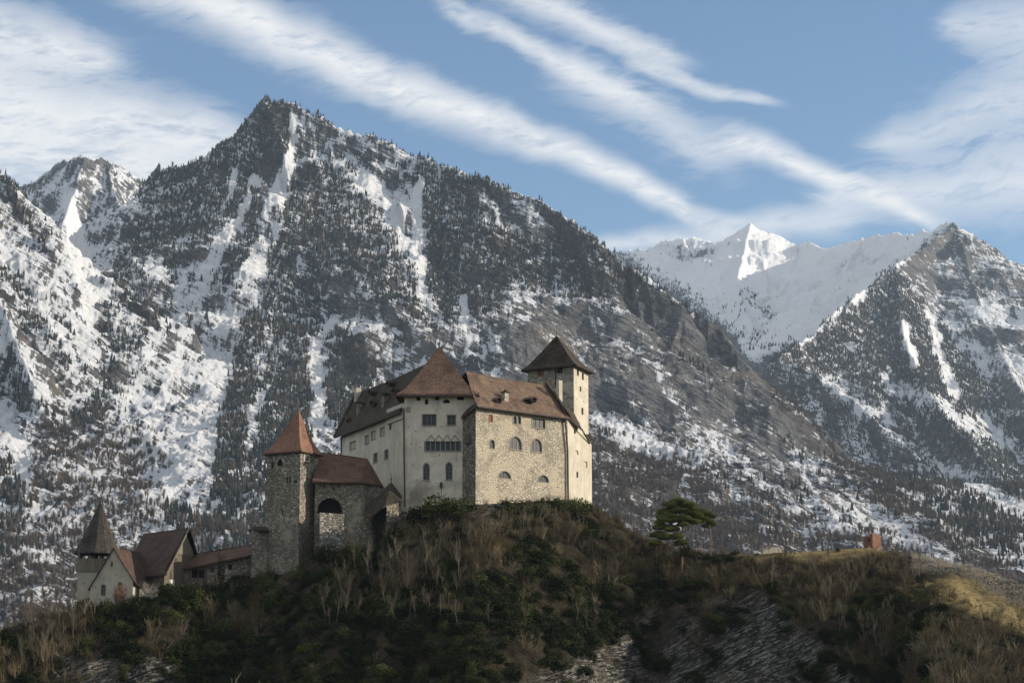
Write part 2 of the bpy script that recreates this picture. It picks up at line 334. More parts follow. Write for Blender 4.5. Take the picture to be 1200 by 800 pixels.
# right mountain
area(FO, [(890,412),(950,398),(1000,352),(1050,312),(1070,340),(1110,380),(1150,440),(1200,500),(1200,590),(1120,540),(1040,490),(980,440)], .68)
for s in ([(1085,365),(1095,400),(1105,430),(1118,462)], [(1060,380),(1072,430)], [(1115,385),(1125,410)]): stroke(SN, s, 6, 6, 1.0); stroke(FO, s, 6, 6, 0)
stroke(SN, [(1040,450),(1100,475),(1180,520)], 13, 13, .72); stroke(FO, [(1040,450),(1100,475),(1180,520)], 10, 10, .2)
area(SN, [(1120,260),(1200,330),(1240,420),(1200,500),(1140,400),(1060,325),(1050,310)], .40); area(FO, [(1120,250),(1230,330),(1240,470),(1200,470),(1140,400),(1075,340),(1052,305)], .02)
area(SN, [(1070,300),(1120,262),(1200,330),(1200,350),(1120,320)], .36); stroke(SN, [(1140,360),(1200,370)], 14, 12, .75); stroke(SN, [(1130,410),(1200,440)], 20, 20, .7)
# snow peak
area(SN, [(730,280),(880,245),(1120,255),(1050,310),(1000,352),(940,402),(880,425),(845,375),(740,312)], .98, 6); area(FO, [(730,270),(880,235),(1100,250),(1040,310),(990,352),(935,398),(900,360),(820,330)], .0)
stroke(FO, [(870,345),(900,370)], 9, 7, .45); stroke(FO, [(840,370),(880,400)], 12, 12, .4); stroke(SN, [(780,290),(830,300)], 9, 9, .62); stroke(SN, [(760,290),(850,280)], 5, 5, .7)
stroke(SN, [(1000,300),(1040,300)], 6, 6, .8)

def sample(M):
    i = np.clip(((Pv + 40) / 2).astype(int), 0, GH - 1); j = np.clip(((Pu + 100) / 2).astype(int), 0, GW - 1); return M[i, j]
fo = sample(FO); sn = sample(SN); br = sample(BR)
front = np.maximum.accumulate(H / Ym, axis=0)
lag = (front - H / Ym) * Ym                                      # metres hidden below the line of sight
md, nt, bs = material('mountainside', .95, .1)
geo = nt.new('ShaderNodeNewGeometry'); pos = geo.outputs['Position']
strat = nt.mapping(nt.mapping(pos, rot=(R(8), R(-32), 0)), scale=(.013, .018, .10))
n_st = nt.noise(strat, 1.0, 8, .75, 1.2); n_sp = nt.noise(pos, .15, 6, .8); n_big = nt.noise(pos, .006, 5, .6)
n_fine = nt.noise(pos, .42, 5, .8); gul = nt.noise(nt.mapping(pos, scale=(.075, .010, .006)), 1, 7, .75, .6)
crack = nt.noise(nt.mapping(pos, scale=(.02, .02, .006)), 1, 7, .75, .8)
n_rk = nt.math('ADD', nt.math('MULTIPLY', n_st, .55), nt.math('MULTIPLY', nt.noise(nt.mapping(nt.mapping(pos, rot=(R(8), R(-32), 0)), scale=(.09, .09, .30)), 1, 6, .8, .4), .45))
rock = nt.mix(nt.ramp(n_rk, .42, .58), (.034, .041, .055, 1), (.23, .228, .225, 1))
rock = nt.mix(nt.ramp(n_big, .52, .68, 0, .45), rock, (.24, .195, .14, 1))
rock = nt.mix(nt.ramp(crack, .52, .38, 0, .75), rock, (.035, .036, .042, 1))
brown = nt.mix(n_sp, (.042, .037, .036, 1), (.15, .12, .10, 1))
rock = nt.mix(nt.math('MULTIPLY', nt.attr('brown'), nt.ramp(n_fine, .3, .6, .5, 1.0)), rock, brown)
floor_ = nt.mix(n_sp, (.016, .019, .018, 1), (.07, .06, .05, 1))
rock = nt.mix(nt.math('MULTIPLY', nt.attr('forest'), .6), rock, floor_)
val = nt.math('ADD', nt.attr('snow'), nt.math('MULTIPLY', nt.math('SUBTRACT', n_st, .5), 1.6))
val = nt.math('ADD', val, nt.math('MULTIPLY', nt.math('SUBTRACT', n_sp, .5), .55))
val = nt.math('ADD', val, nt.math('MULTIPLY', nt.math('SUBTRACT', n_fine, .5), .8))
val = nt.math('ADD', val, nt.math('MULTIPLY', nt.math('SUBTRACT', crack, .5), .6))
val = nt.math('ADD', val, nt.math('MULTIPLY', nt.math('SUBTRACT', gul, .5), 1.5))
val = nt.math('SUBTRACT', val, nt.math('MULTIPLY', nt.attr('forest'), -.01))
snowm = nt.ramp(val, .505, .56)
snowc = nt.mix(nt.ramp(nt.attr('snow'), .7, 1.0), (.76, .80, .86, 1), (.88, .90, .93, 1))
nt.l.new(nt.mix(snowm, rock, snowc), bs.inputs['Base Color'])
bump = nt.new('ShaderNodeBump'); bump.inputs['Strength'].default_value = .9; bump.inputs['Distance'].default_value = 11
nt.l.new(nt.math('ADD', nt.math('ADD', nt.math('MULTIPLY', n_st, 1.2), n_sp), nt.math('MULTIPLY', crack, .8)), bump.inputs['Height']); nt.l.new(bump.outputs[0], bs.inputs['Normal'])
low = sstep(H, 190, 80); br = np.maximum(br, low * .9)
fo = np.clip(fo * 1.12, 0, 1)
snow_at = sn + .07 - .08 * sstep(Pu, 560, 660) * sstep(Pu, 960, 860) * sstep(Pv, 330, 380) - .16 * low + np.clip((nz - .72) * 1.3, -.5, .10) * (1 - .6 * sstep(sn, .8, 1)) + .12 * sstep(sn, .85, 1) + .10 * fbm(Xm / 70, Ym / 70, 3)
mount = grid_mesh('mountain_range', Xm, Ym, H, [md], {'snow': snow_at, 'forest': fo, 'brown': br})
mount['kind'] = 'structure'; mount['label'] = 'snow streaked rocky mountain range behind the castle'
# valley floor out to the horizon, under everything
mv, nt, bs = material('valley_grass', .95, .1)
nt.l.new(nt.mix(nt.noise(nt.new('ShaderNodeNewGeometry').outputs['Position'], .02, 6), (.045, .05, .03, 1), (.12, .10, .07, 1)), bs.inputs['Base Color'])
gx, gy = np.meshgrid(np.linspace(-26000, 26000, 60), np.linspace(-2500, 27000, 60))
gnd = grid_mesh('ground', gx, gy, np.full(gx.shape, -40.0), [mv]); gnd['kind'] = 'structure'
# ---------------------------------------------------------------- the far-off woods on the mountainsides
def leaf_mat(name, c0, c1, rough=.9):
    m, nt, b = material(name, rough, .15)
    oi = nt.new('ShaderNodeObjectInfo').outputs['Random']; g = nt.new('ShaderNodeNewGeometry')
    n = nt.noise(g.outputs['Position'], .9, 3)
    f = nt.math('ADD', nt.math('MULTIPLY', oi, .6), nt.math('MULTIPLY', n, .4))
    nt.l.new(nt.mix(f, c4(c0), c4(c1)), b.inputs['Base Color']); return m
M_spruce = leaf_mat('spruce_needles', (.010, .018, .022), (.044, .052, .046))
M_larch = leaf_mat('bare_larch_twigs', (.060, .048, .041), (.135, .108, .088))
def conifer_mesh(name, mat, seed, tiers=7, sides=9, wide=.17):
    r = random.Random(seed); vs_, fs = [], []
    def ring(z, rad, jag):
        s = len(vs_)
        for k in range(sides):
            a = 2 * math.pi * (k + r.random() * .5) / sides; q = rad * (1 + (jag if k % 2 else -jag) * (.6 + .8 * r.random()))
            vs_.append((math.cos(a) * q, math.sin(a) * q, z - (.03 if k % 2 else 0) * jag * 3))
        return s
    for t in range(tiers):
        z0 = .08 + .92 * t / tiers; z1 = min(1.0, z0 + 1.9 * .92 / tiers)
        r0 = wide * (1 - t / tiers) ** .85 * (.85 + .3 * r.random()) + .012
        a = ring(z0, r0, .34); top = len(vs_); vs_.append((r.uniform(-.01, .01), r.uniform(-.01, .01), z1))
        for k in range(sides): fs.append((a + k, a + (k + 1) % sides, top))
    a = len(vs_)
    for z, q in ((-.06, .016), (.12, .013)):
        for k in range(4): vs_.append((math.cos(k * 1.571) * q, math.sin(k * 1.571) * q, z))
    for k in range(4): fs.append((a + k, a + (k + 1) % 4, a + 4 + (k + 1) % 4, a + 4 + k))
    me = bpy.data.meshes.new(name); me.from_pydata(vs_, [], fs); me.materials.append(mat); return me
def twiggy_mesh(name, mat, seed, n=70):
    """a leafless broad crown: a stem and many thin upswept blades"""
    r = random.Random(seed); vs_, fs = [], []
    for k in range(n):
        z = .18 + .6 * r.random(); a = r.uniform(0, 6.283); L = (.30 + .25 * r.random()) * (1.15 - z * .6)
        up = .5 + .9 * r.random(); dx, dy = math.cos(a), math.sin(a); w_ = .011
        p0 = Vector((0, 0, z * .8)); p1 = p0 + Vector((dx * L * .6, dy * L * .6, L * up)); sd = Vector((-dy, dx, .3)) * w_
        b = len(vs_); vs_ += [tuple(p0 - sd), tuple(p0 + sd), tuple(p1)]; fs.append((b, b + 1, b + 2))
    b = len(vs_)
    for z, q in ((-.05, .017), (.8, .006)):
        for k in range(3): vs_.append((math.cos(k * 2.09) * q, math.sin(k * 2.09) * q, z))
    for k in range(3): fs.append((b + k, b + (k + 1) % 3, b + 3 + (k + 1) % 3, b + 3 + k))
    me = bpy.data.meshes.new(name); me.from_pydata(vs_, [], fs); me.materials.append(mat); return me

def scatter(name, pts, scl, rot, protos, seed=0, tilt=None, rvar=None):
    """points with a scale and a rotation; a geometry-node tree puts one of the prototype meshes on each"""
    me = bpy.data.meshes.new(name); me.vertices.add(len(pts)); me.vertices.foreach_set('co', np.asarray(pts, np.float32).ravel())
    a = me.attributes.new('scl', 'FLOAT_VECTOR', 'POINT'); a.data.foreach_set('vector', np.asarray(scl, np.float32).ravel())
    a = me.attributes.new('rot', 'FLOAT_VECTOR', 'POINT'); a.data.foreach_set('vector', np.asarray(rot, np.float32).ravel())
    idx = np.random.default_rng(seed).integers(0, len(protos), len(pts)) if rvar is None else rvar
    a = me.attributes.new('pick', 'INT', 'POINT'); a.data.foreach_set('value', idx.astype(np.int32))
    o = bpy.data.objects.new(name, me); COL.objects.link(o)
    ng = bpy.data.node_groups.new(name, 'GeometryNodeTree')
    ng.interface.new_socket('Geometry', in_out='INPUT', socket_type='NodeSocketGeometry'); ng.interface.new_socket('Geometry', in_out='OUTPUT', socket_type='NodeSocketGeometry')
    gi = ng.nodes.new('NodeGroupInput'); go = ng.nodes.new('NodeGroupOutput'); jn = ng.nodes.new('GeometryNodeJoinGeometry')
    def na(nm, t):
        n = ng.nodes.new('GeometryNodeInputNamedAttribute'); n.data_type = t; n.inputs[0].default_value = nm; return n.outputs[0]
    scn, rtn, pk = na('scl', 'FLOAT_VECTOR'), na('rot', 'FLOAT_VECTOR'), na('pick', 'INT')
    e2r = ng.nodes.new('FunctionNodeEulerToRotation'); ng.links.new(rtn, e2r.inputs[0])
    for i, pm in enumerate(protos):
        po = bpy.data.objects.new(name + '_prototype', pm)        # never linked to the scene
        oi = ng.nodes.new('GeometryNodeObjectInfo'); oi.inputs[0].default_value = po; oi.inputs['As Instance'].default_value = True
        ip = ng.nodes.new('GeometryNodeInstanceOnPoints'); ng.links.new(gi.outputs[0], ip.inputs['Points'])
        cmp = ng.nodes.new('FunctionNodeCompare'); cmp.data_type = 'INT'; cmp.operation = 'EQUAL'
        ng.links.new(pk, cmp.inputs[2]); cmp.inputs[3].default_value = i
        ng.links.new(cmp.outputs[0], ip.inputs['Selection']); ng.links.new(oi.outputs['Geometry'], ip.inputs['Instance'])
        ng.links.new(e2r.outputs[0], ip.inputs['Rotation']); ng.links.new(scn, ip.inputs['Scale'])
        ng.links.new(ip.outputs[0], jn.inputs[0])
    ng.links.new(jn.outputs[0], go.inputs[0])
    m = o.modifiers.new('scatter', 'NODES'); m.node_group = ng
    o['kind'] = 'stuff'; return o

CON = [conifer_mesh('spruce', M_spruce, s, wide=w_) for s, w_ in ((1, .15), (2, .19), (3, .13), (9, .11))] + [conifer_mesh('larch', M_larch, 15, 6, 7, .15)]
LAR = [twiggy_mesh('bare_tree', M_larch, 5, 110), twiggy_mesh('bare_tree', M_larch, 6), twiggy_mesh('bare_tree', M_larch, 8, 90)]
cellw = Xm[:, 1:] - Xm[:, :-1]; cell = np.zeros(Xm.shape); cell[:-1, :-1] = cellw[:-1] * (Ym[1:] - Ym[:-1])[:, :-1]
vis = (lag < 45) & (Pu > -60) & (Pu < 1260) & (Pv < 740) & (Pv > 90)
def plant(name, prob, hmin, hmax, protos, seed, label, solo=0):
    r = np.random.default_rng(seed)
    pr = np.clip(prob * cell, 0, .95) * vis
    k = np.argwhere(r.random(Xm.shape) < pr)
    i, j = k[:, 0], k[:, 1]; i = np.clip(i, 1, Xm.shape[0] - 2); j = np.clip(j, 1, Xm.shape[1] - 2)
    a, b = r.random(len(k)), r.random(len(k))
    x = Xm[i, j] * (1 - a) + Xm[i, j + 1] * a; y = Ym[i, j] * (1 - b) + Ym[i + 1, j] * b
    z = (H[i, j] * (1 - a) + H[i, j + 1] * a) * (1 - b) + (H[i + 1, j] * (1 - a) + H[i + 1, j + 1] * a) * b
    x = x + (Xm[i + 1, j] - Xm[i, j]) * b
    h = hmin + (hmax - hmin) * r.random(len(k)) ** 1.8; h = h * np.where(y > 5500, 1.15, 1)
    wd = h * (.9 + .5 * r.random(len(k)))
    print(name, len(k))
    if solo:      # the trees that show largest stand as things of their own
        uu, vv = proj(x, y, z); ok_ = (uu > 5) & (uu < 1195) & (vv < np.interp(uu, [0, 90, 300, 380, 480, 700, 740, 1050, 1200], [700, 640, 600, 480, 470, 560, 600, 625, 665])) & (lag[i, j] < 5) & ((uu < 380) | (uu > 700) | (vv < 420))
        top = np.argsort(-(h / y) * ok_)[:solo]; rest = np.ones(len(h), bool); rest[top] = False
        for q in top:
            t_ = bpy.data.objects.new('spruce_tree', protos[int(q) % 4]); COL.objects.link(t_); t_.location = (x[q], y[q], z[q] - .5); t_.scale = (wd[q], wd[q], h[q]); t_.rotation_euler[2] = q * .7
            t_['label'] = 'tall dark spruce standing out of the forest on the mountain behind the castle'; t_['category'] = 'spruce'; t_['group'] = 'tall spruces on the mountainside'
        x, y, z, wd, h = x[rest], y[rest], z[rest], wd[rest], h[rest]
    r = np.random.default_rng(seed + 1)
    o = scatter(name, np.stack([x, y, z - .5], 1), np.stack([wd, wd, h], 1), np.stack([0 * h, 0 * h, r.random(len(h)) * 6.28], 1), protos, seed)
    o['label'] = label; return o
clump = sstep(fbm(Xm / 42, Ym / 80, 5, .7) + (fo - .5) * .95, -.12, .28)
dens_c = sstep(fo, .03, .14) * clump * np.clip(fo, 0, 1) * (1 - .7 * br) / 34
dens_b = (br * .8 + .35 * sstep(fo, .3, .8)) * sstep(fbm(Xm / 70 + 3, Ym / 70, 3), -.3, .3) * (sn < .85) / 42
plant('conifer_forest', dens_c, 6, 16, CON, 21, 'dark conifer forest spread over the snowy mountainsides', 240)
plant('bare_forest', dens_b, 8, 16, LAR, 22, 'leafless brown woodland on the lower mountainsides')

# ---------------------------------------------------------------- the air
mh = bpy.data.materials.new('air'); mh.use_nodes = True; hn = mh.node_tree; hn.nodes.remove(hn.nodes['Principled BSDF'])
pv = hn.nodes.new('ShaderNodeVolumePrincipled'); hn.links.new(pv.outputs[0], hn.nodes['Material Output'].inputs['Volume'])
pv.inputs['Color'].default_value = (.60, .78, 1, 1); pv.inputs['Density'].default_value = 2.4e-5; pv.inputs['Anisotropy'].default_value = 0.1
bm = bmesh.new(); bmesh.ops.create_cube(bm, size=1); me = bpy.data.meshes.new('haze'); bm.to_mesh(me); bm.free(); me.materials.append(mh)
hz = bpy.data.objects.new('haze', me); COL.objects.link(hz); hz.scale = (60000, 32000, 2900); hz.location = (0, 12000, 2900 / 2 - 42); hz['kind'] = 'stuff'; hz['label'] = 'thin bluish mountain haze'
# ---------------------------------------------------------------- mesh collecting
class MB:
    def __init__(s): s.v = []; s.f = []
    def poly(s, pts):
        b = len(s.v); s.v += [tuple(p) for p in pts]; s.f.append(tuple(range(b, b + len(pts)))); return b
    def box(s, c, sx, sy, sz, rz=0.0):
        """c is the middle of the bottom face"""
        b = len(s.v); ca, sa = math.cos(rz), math.sin(rz)
        for z in (0, sz):
            for x, y in ((-1, -1), (1, -1), (1, 1), (-1, 1)):
                X, Y = x * sx / 2, y * sy / 2; s.v.append((c[0] + X * ca - Y * sa, c[1] + X * sa + Y * ca, c[2] + z))
        for q in ((0, 3, 2, 1), (4, 5, 6, 7), (0, 1, 5, 4), (1, 2, 6, 5), (2, 3, 7, 6), (3, 0, 4, 7)): s.f.append(tuple(b + i for i in q))
    def slab(s, pts, th):
        """a plate whose upper outline is pts (counter-clockwise from outside), th thick downwards"""
        pts = [Vector(p) for p in pts]; n = len(pts); b = len(s.v)
        s.v += [tuple(p) for p in pts] + [tuple(p - Vector((0, 0, th))) for p in pts]
        s.f.append(tuple(range(b, b + n))); s.f.append(tuple(range(b + 2 * n - 1, b + n - 1, -1)))
        for i in range(n): j = (i + 1) % n; s.f.append((b + i, b + n + i, b + n + j, b + j))
    def tube(s, pts, rad, sides=6):
        pts = [Vector(p) for p in pts]; rad = rad if isinstance(rad, (list, tuple)) else [rad] * len(pts); prev = None
        for i, p in enumerate(pts):
            d = (pts[min(i + 1, len(pts) - 1)] - pts[max(i - 1, 0)]).normalized()
            a = d.cross(Vector((.3, .9, .17))).normalized(); c = d.cross(a); b = len(s.v)
            for k in range(sides):
                t = 2 * math.pi * k / sides; s.v.append(tuple(p + (a * math.cos(t) + c * math.sin(t)) * rad[i]))
            if prev is not None:
                for k in range(sides): j = (k + 1) % sides; s.f.append((prev + k, prev + j, b + j, b + k))
            prev = b
        s.f.append(tuple(range(prev, prev + sides)))
    def build(s, name, mat, parent=None, loc=None, smooth=False):
        o_ = Vector(loc) if loc is not None else (root_loc(parent) if parent else Vector((0, 0, 0)))
        me = bpy.data.meshes.new(name); me.from_pydata([(x - o_.x, y - o_.y, z - o_.z) for x, y, z in s.v], [], s.f)
        me.materials.append(mat)
        if smooth: me.polygons.foreach_set('use_smooth', [True] * len(me.polygons))
        o = bpy.data.objects.new(name, me); COL.objects.link(o)
        if parent: o.parent = parent
        else: o.location = o_
        return o
def root_loc(o):
    while o.parent: o = o.parent
    return Vector(o.location)
def tag(o, label=None, cat=None, group=None):
    if label: o['label'] = label
    if cat: o['category'] = cat
    if group: o['group'] = group
    return o
def thing(name, label, cat, loc, group=None):
    o = bpy.data.objects.new(name, None); COL.objects.link(o); o.location = loc; o.empty_display_size = .5
    return tag(o, label, cat, group)
def hit(u, v, A, B):
    """where the sight line (u, v) meets the vertical plane through A and B: distance along it and height"""
    d = P(u, v, 1.0); ex, ey = B[0] - A[0], B[1] - A[1]; L = math.hypot(ex, ey); ex /= L; ey /= L
    det = d.x * -ey + ex * d.y; k = (A[0] * -ey + ex * A[1]) / det
    s = (d.x * k - A[0]) * ex + (d.y * k - A[1]) * ey
    return s, d.z * k

# ---------------------------------------------------------------- building materials
def pos_mat(name, fn, rough=.92, spec=.15, bump=None):
    m, nt, b = material(name, rough, spec); p = nt.new('ShaderNodeNewGeometry').outputs['Position']
    col, h = fn(nt, p); nt.l.new(col, b.inputs['Base Color'])
    if h is not None and bump:
        bn = nt.new('ShaderNodeBump'); bn.inputs['Strength'].default_value = bump[0]; bn.inputs['Distance'].default_value = bump[1]
        nt.l.new(h, bn.inputs['Height']); nt.l.new(bn.outputs[0], b.inputs['Normal'])
    return m
def rubble(dark, light, mortar, sc=2.0, patch=None, pk=(.48, .62)):
    def fn(nt, p):
        q = nt.mapping(p, scale=(sc, sc, sc * 1.75))
        w_ = nt.new('ShaderNodeVectorMath', operation='ADD'); nt.l.new(q, w_.inputs[0])
        nn = nt.new('ShaderNodeVectorMath', operation='SCALE'); nt.l.new(nt.noise(q, 1.1, 3, color=True), nn.inputs[0]); nn.inputs['Scale'].default_value = .8; nt.l.new(nn.outputs[0], w_.inputs[1])
        q = w_.outputs[0]
        edge = nt.voronoi(q, 1.0, 'DISTANCE_TO_EDGE'); cellc = nt.voronoi(q, 1.0, 'F1', 'Color')
        s = nt.new('ShaderNodeSeparateColor'); nt.l.new(cellc, s.inputs[0])
        c = nt.mix(nt.ramp(s.outputs[0], .1, .95), c4(dark), c4(light))
        c = nt.mix(nt.ramp(nt.noise(p, .22, 5, .6), .35, .7, 0, .55), c, c4([x * .62 for x in dark]))
        c = nt.mix(nt.ramp(edge, .10, .03), c, c4(mortar))
        h = nt.ramp(edge, 0, .16)
        if patch:      # areas where the old render still covers the stones
            k = nt.ramp(nt.noise(nt.mapping(p, loc=(3.1, 7.7, 1.9)), .16, 7, .68), pk[0], pk[1])
            c = nt.mix(k, c, nt.mix(nt.noise(p, .8, 5), c4([x * .8 for x in patch]), c4(patch)))
        return c, nt.math('ADD', h, nt.math('MULTIPLY', nt.noise(p, 3, 4), .6))
    return fn
def plaster(c0, c1, stain, soot=None):
    def fn(nt, p):
        c = nt.mix(nt.ramp(nt.noise(p, .28, 7, .66), .3, .72), c4(c0), c4(c1))
        run = nt.noise(nt.mapping(p, scale=(1.3, 1.3, .10)), 1, 5, .65)       # rain runs down the wall
        c = nt.mix(nt.ramp(run, .52, .74, 0, .55), c, c4(stain))
        c = nt.mix(nt.ramp(nt.noise(p, 1.7, 5, .7), .56, .72, 0, .5), c, c4(stain))
        c = nt.mix(nt.ramp(nt.noise(p, .5, 4, .6, 1.0), .60, .66, 0, .35), c, c4([min(1, x * 1.25) for x in c1]))
        if soot:
            for (cx, cy, cz), r in soot:
                d = nt.new('ShaderNodeVectorMath', operation='DISTANCE'); nt.l.new(p, d.inputs[0]); d.inputs[1].default_value = (cx, cy, cz)
                dd = nt.math('ADD', nt.math('DIVIDE', d.outputs['Value'], r), nt.math('MULTIPLY', nt.math('SUBTRACT', nt.noise(p, .9, 4), .5), 1.4))
                c = nt.mix(nt.ramp(dd, 1.0, .3, 0, .5), c, (.13, .105, .08, 1))
        return c, nt.noise(p, 2.5, 6, .7)
    return fn
def tiles(c0, c1, moss, row=.33, mossk=(.56, .7)):
    def fn(nt, p):
        q = nt.mapping(p, scale=(3.4, 3.4, 1 / row))
        s = nt.new('ShaderNodeSeparateColor'); nt.l.new(nt.voronoi(q, 1.0, 'F1', 'Color', .75), s.inputs[0])
        c = nt.mix(s.outputs[1], c4(c0), c4(c1))
        c = nt.mix(nt.ramp(nt.noise(p, .30, 6, .65), .42, .68, 0, .7), c, c4([x * .55 for x in c0]))
        c = nt.mix(nt.ramp(nt.noise(p, .55, 6, .7), mossk[0], mossk[1], 0, .8), c, c4(moss))
        sz = nt.new('ShaderNodeSeparateXYZ'); nt.l.new(p, sz.inputs[0])
        fr = nt.math('FRACT', nt.math('ADD', nt.math('DIVIDE', sz.outputs[2], row), nt.math('MULTIPLY', nt.noise(p, 1.2, 2), .5)))
        c = nt.mix(nt.ramp(fr, .30, .0, 0, .75), c, c4([x * .3 for x in c0]))
        return c, nt.math('ADD', fr, s.outputs[0])
    return fn
def planks(c0, c1, sc=4.0):
    def fn(nt, p):
        n = nt.noise(nt.mapping(p, scale=(sc, sc, .25)), 1, 4, .7)
        return nt.mix(nt.ramp(n, .3, .7), c4(c0), c4(c1)), n
    return fn
def flat(c, k=.25):
    return lambda nt, p: (nt.mix(nt.noise(p, 1.5, 4), c4([x * (1 - k) for x in c]), c4(c)), None)
KEEP_Y = 400.0
M = dict(
 keep=pos_mat('weathered_lime_plaster', plaster((.40, .37, .31), (.60, .545, .45), (.22, .195, .155), [(tuple(P(493, 577, 400)), 3.6), (tuple(P(486, 585, 400)), 2.4)]), bump=(.35, .12)),
 wing=pos_mat('grey_plaster', plaster((.38, .35, .29), (.54, .495, .41), (.24, .215, .175)), bump=(.3, .12)),
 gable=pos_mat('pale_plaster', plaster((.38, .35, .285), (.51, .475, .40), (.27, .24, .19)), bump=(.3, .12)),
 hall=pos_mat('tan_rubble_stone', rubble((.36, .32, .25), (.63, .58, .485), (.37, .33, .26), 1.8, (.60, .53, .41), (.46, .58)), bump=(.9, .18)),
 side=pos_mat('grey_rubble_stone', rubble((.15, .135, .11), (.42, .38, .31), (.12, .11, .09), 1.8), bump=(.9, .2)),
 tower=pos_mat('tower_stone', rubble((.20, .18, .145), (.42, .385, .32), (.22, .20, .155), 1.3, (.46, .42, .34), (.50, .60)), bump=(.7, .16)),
 turret=pos_mat('turret_stone', rubble((.19, .175, .14), (.46, .425, .35), (.16, .15, .12), 1.75, (.42, .385, .30), (.55, .66)), bump=(1, .25)),
 chapel=pos_mat('chapel_plaster', plaster((.30, .275, .225), (.42, .385, .315), (.20, .18, .14)), bump=(.3, .12)),
 tile=pos_mat('brown_clay_tiles', tiles((.11, .068, .050), (.23, .145, .105), (.17, .125, .075)), .85, .2, (.8, .08)),
 tilehall=pos_mat('mossy_clay_tiles', tiles((.088, .055, .041), (.175, .118, .088), (.20, .155, .09), mossk=(.50, .66)), .85, .2, (.8, .08)),
 tiledark=pos_mat('dark_clay_tiles', tiles((.030, .026, .021), (.085, .068, .05), (.06, .055, .035)), .9, .15, (.8, .08)),
 tilered=pos_mat('red_clay_tiles', tiles((.15, .082, .055), (.28, .155, .105), (.22, .12, .08), .36, (.64, .76)), .85, .2, (.8, .08)),
 tilegate=pos_mat('deep_red_clay_tiles', tiles((.080, .048, .035), (.145, .090, .064), (.10, .07, .05), .36, (.64, .76)), .85, .2, (.8, .08)),
 tilechapel=pos_mat('shade_dulled_brown_tiles', tiles((.055, .036, .029), (.10, .068, .052), (.07, .055, .04), .36, (.60, .74)), .9, .15, (.8, .08)),  # brown darkened to stand in for shade over the chapel and barn roofs
 shingle=pos_mat('grey_wood_shingles', tiles((.036, .034, .030), (.080, .074, .062), (.07, .072, .035), .4, (.60, .72)), .9, .15, (.8, .08)),
 board=pos_mat('weathered_boards', planks((.06, .05, .04), (.16, .13, .10)), bump=(.5, .05)),
 paleboard=pos_mat('pale_boards', planks((.10, .088, .07), (.22, .19, .15)), bump=(.5, .05)),
 eave=pos_mat('dark_eave_timber', planks((.035, .026, .02), (.075, .058, .045)), bump=(.4, .05)),
 brick=pos_mat('red_brick_ruin', rubble((.17, .085, .055), (.33, .18, .12), (.20, .13, .09), 3.0), bump=(.8, .1)),
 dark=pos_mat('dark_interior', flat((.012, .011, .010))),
 glass=None, frame=pos_mat('weathered_sandstone_trim', flat((.30, .285, .25))), ironf=pos_mat('grey_leaded_frame', flat((.15, .145, .135))),
 pale=pos_mat('drawn_pale_blind', flat((.50, .42, .29))), white=pos_mat('whitewashed_frame', flat((.66, .64, .58))),
 shutter=pos_mat('red_brown_shutter', flat((.22, .11, .07))), metal=pos_mat('dark_sheet_metal', flat((.035, .03, .028)), .6, .4),
 verd=pos_mat('grey_limestone_wall', rubble((.16, .155, .14), (.42, .40, .36), (.10, .10, .09), 1.3), bump=(.9, .2)))
mg, nt, b = material('old_window_glass', .3, .25); nt.l.new(nt.mix(nt.noise(nt.new('ShaderNodeNewGeometry').outputs['Position'], 1.2, 2), (.012, .014, .016, 1), (.05, .055, .06, 1)), b.inputs['Base Color']); M['glass'] = mg

# ---------------------------------------------------------------- walls with real openings
def arch_outline(s0, s1, z0, z1, kind, n=10):
    if kind == 'rect': return [(s0, z0), (s1, z0), (s1, z1), (s0, z1)]
    m, h = (s0 + s1) / 2, (s1 - s0) / 2; out = [(s0, z0), (s1, z0)]
    if kind == 'round': r = min(h, z1 - z0); out += [(m + h * math.cos(math.pi * k / n), z1 - r + r * math.sin(math.pi * k / n)) for k in range(n + 1)]
    else:
        r = min(h * 1.6, z1 - z0)
        out += [(s1 - h * (k / n) ** 1.7, z1 - r + r * (1 - (1 - k / n) ** 1.7)) for k in range(n + 1)][:]
        out += [(s0 + h * (k / n) ** 1.7, z1 - r + r * (1 - (1 - k / n) ** 1.7)) for k in range(n - 1, -1, -1)]
    res = []
    for p in out:
        if not res or math.hypot(p[0] - res[-1][0], p[1] - res[-1][1]) > 1e-3: res.append(p)
    if math.hypot(res[0][0] - res[-1][0], res[0][1] - res[-1][1]) < 1e-3: res.pop()
    return res
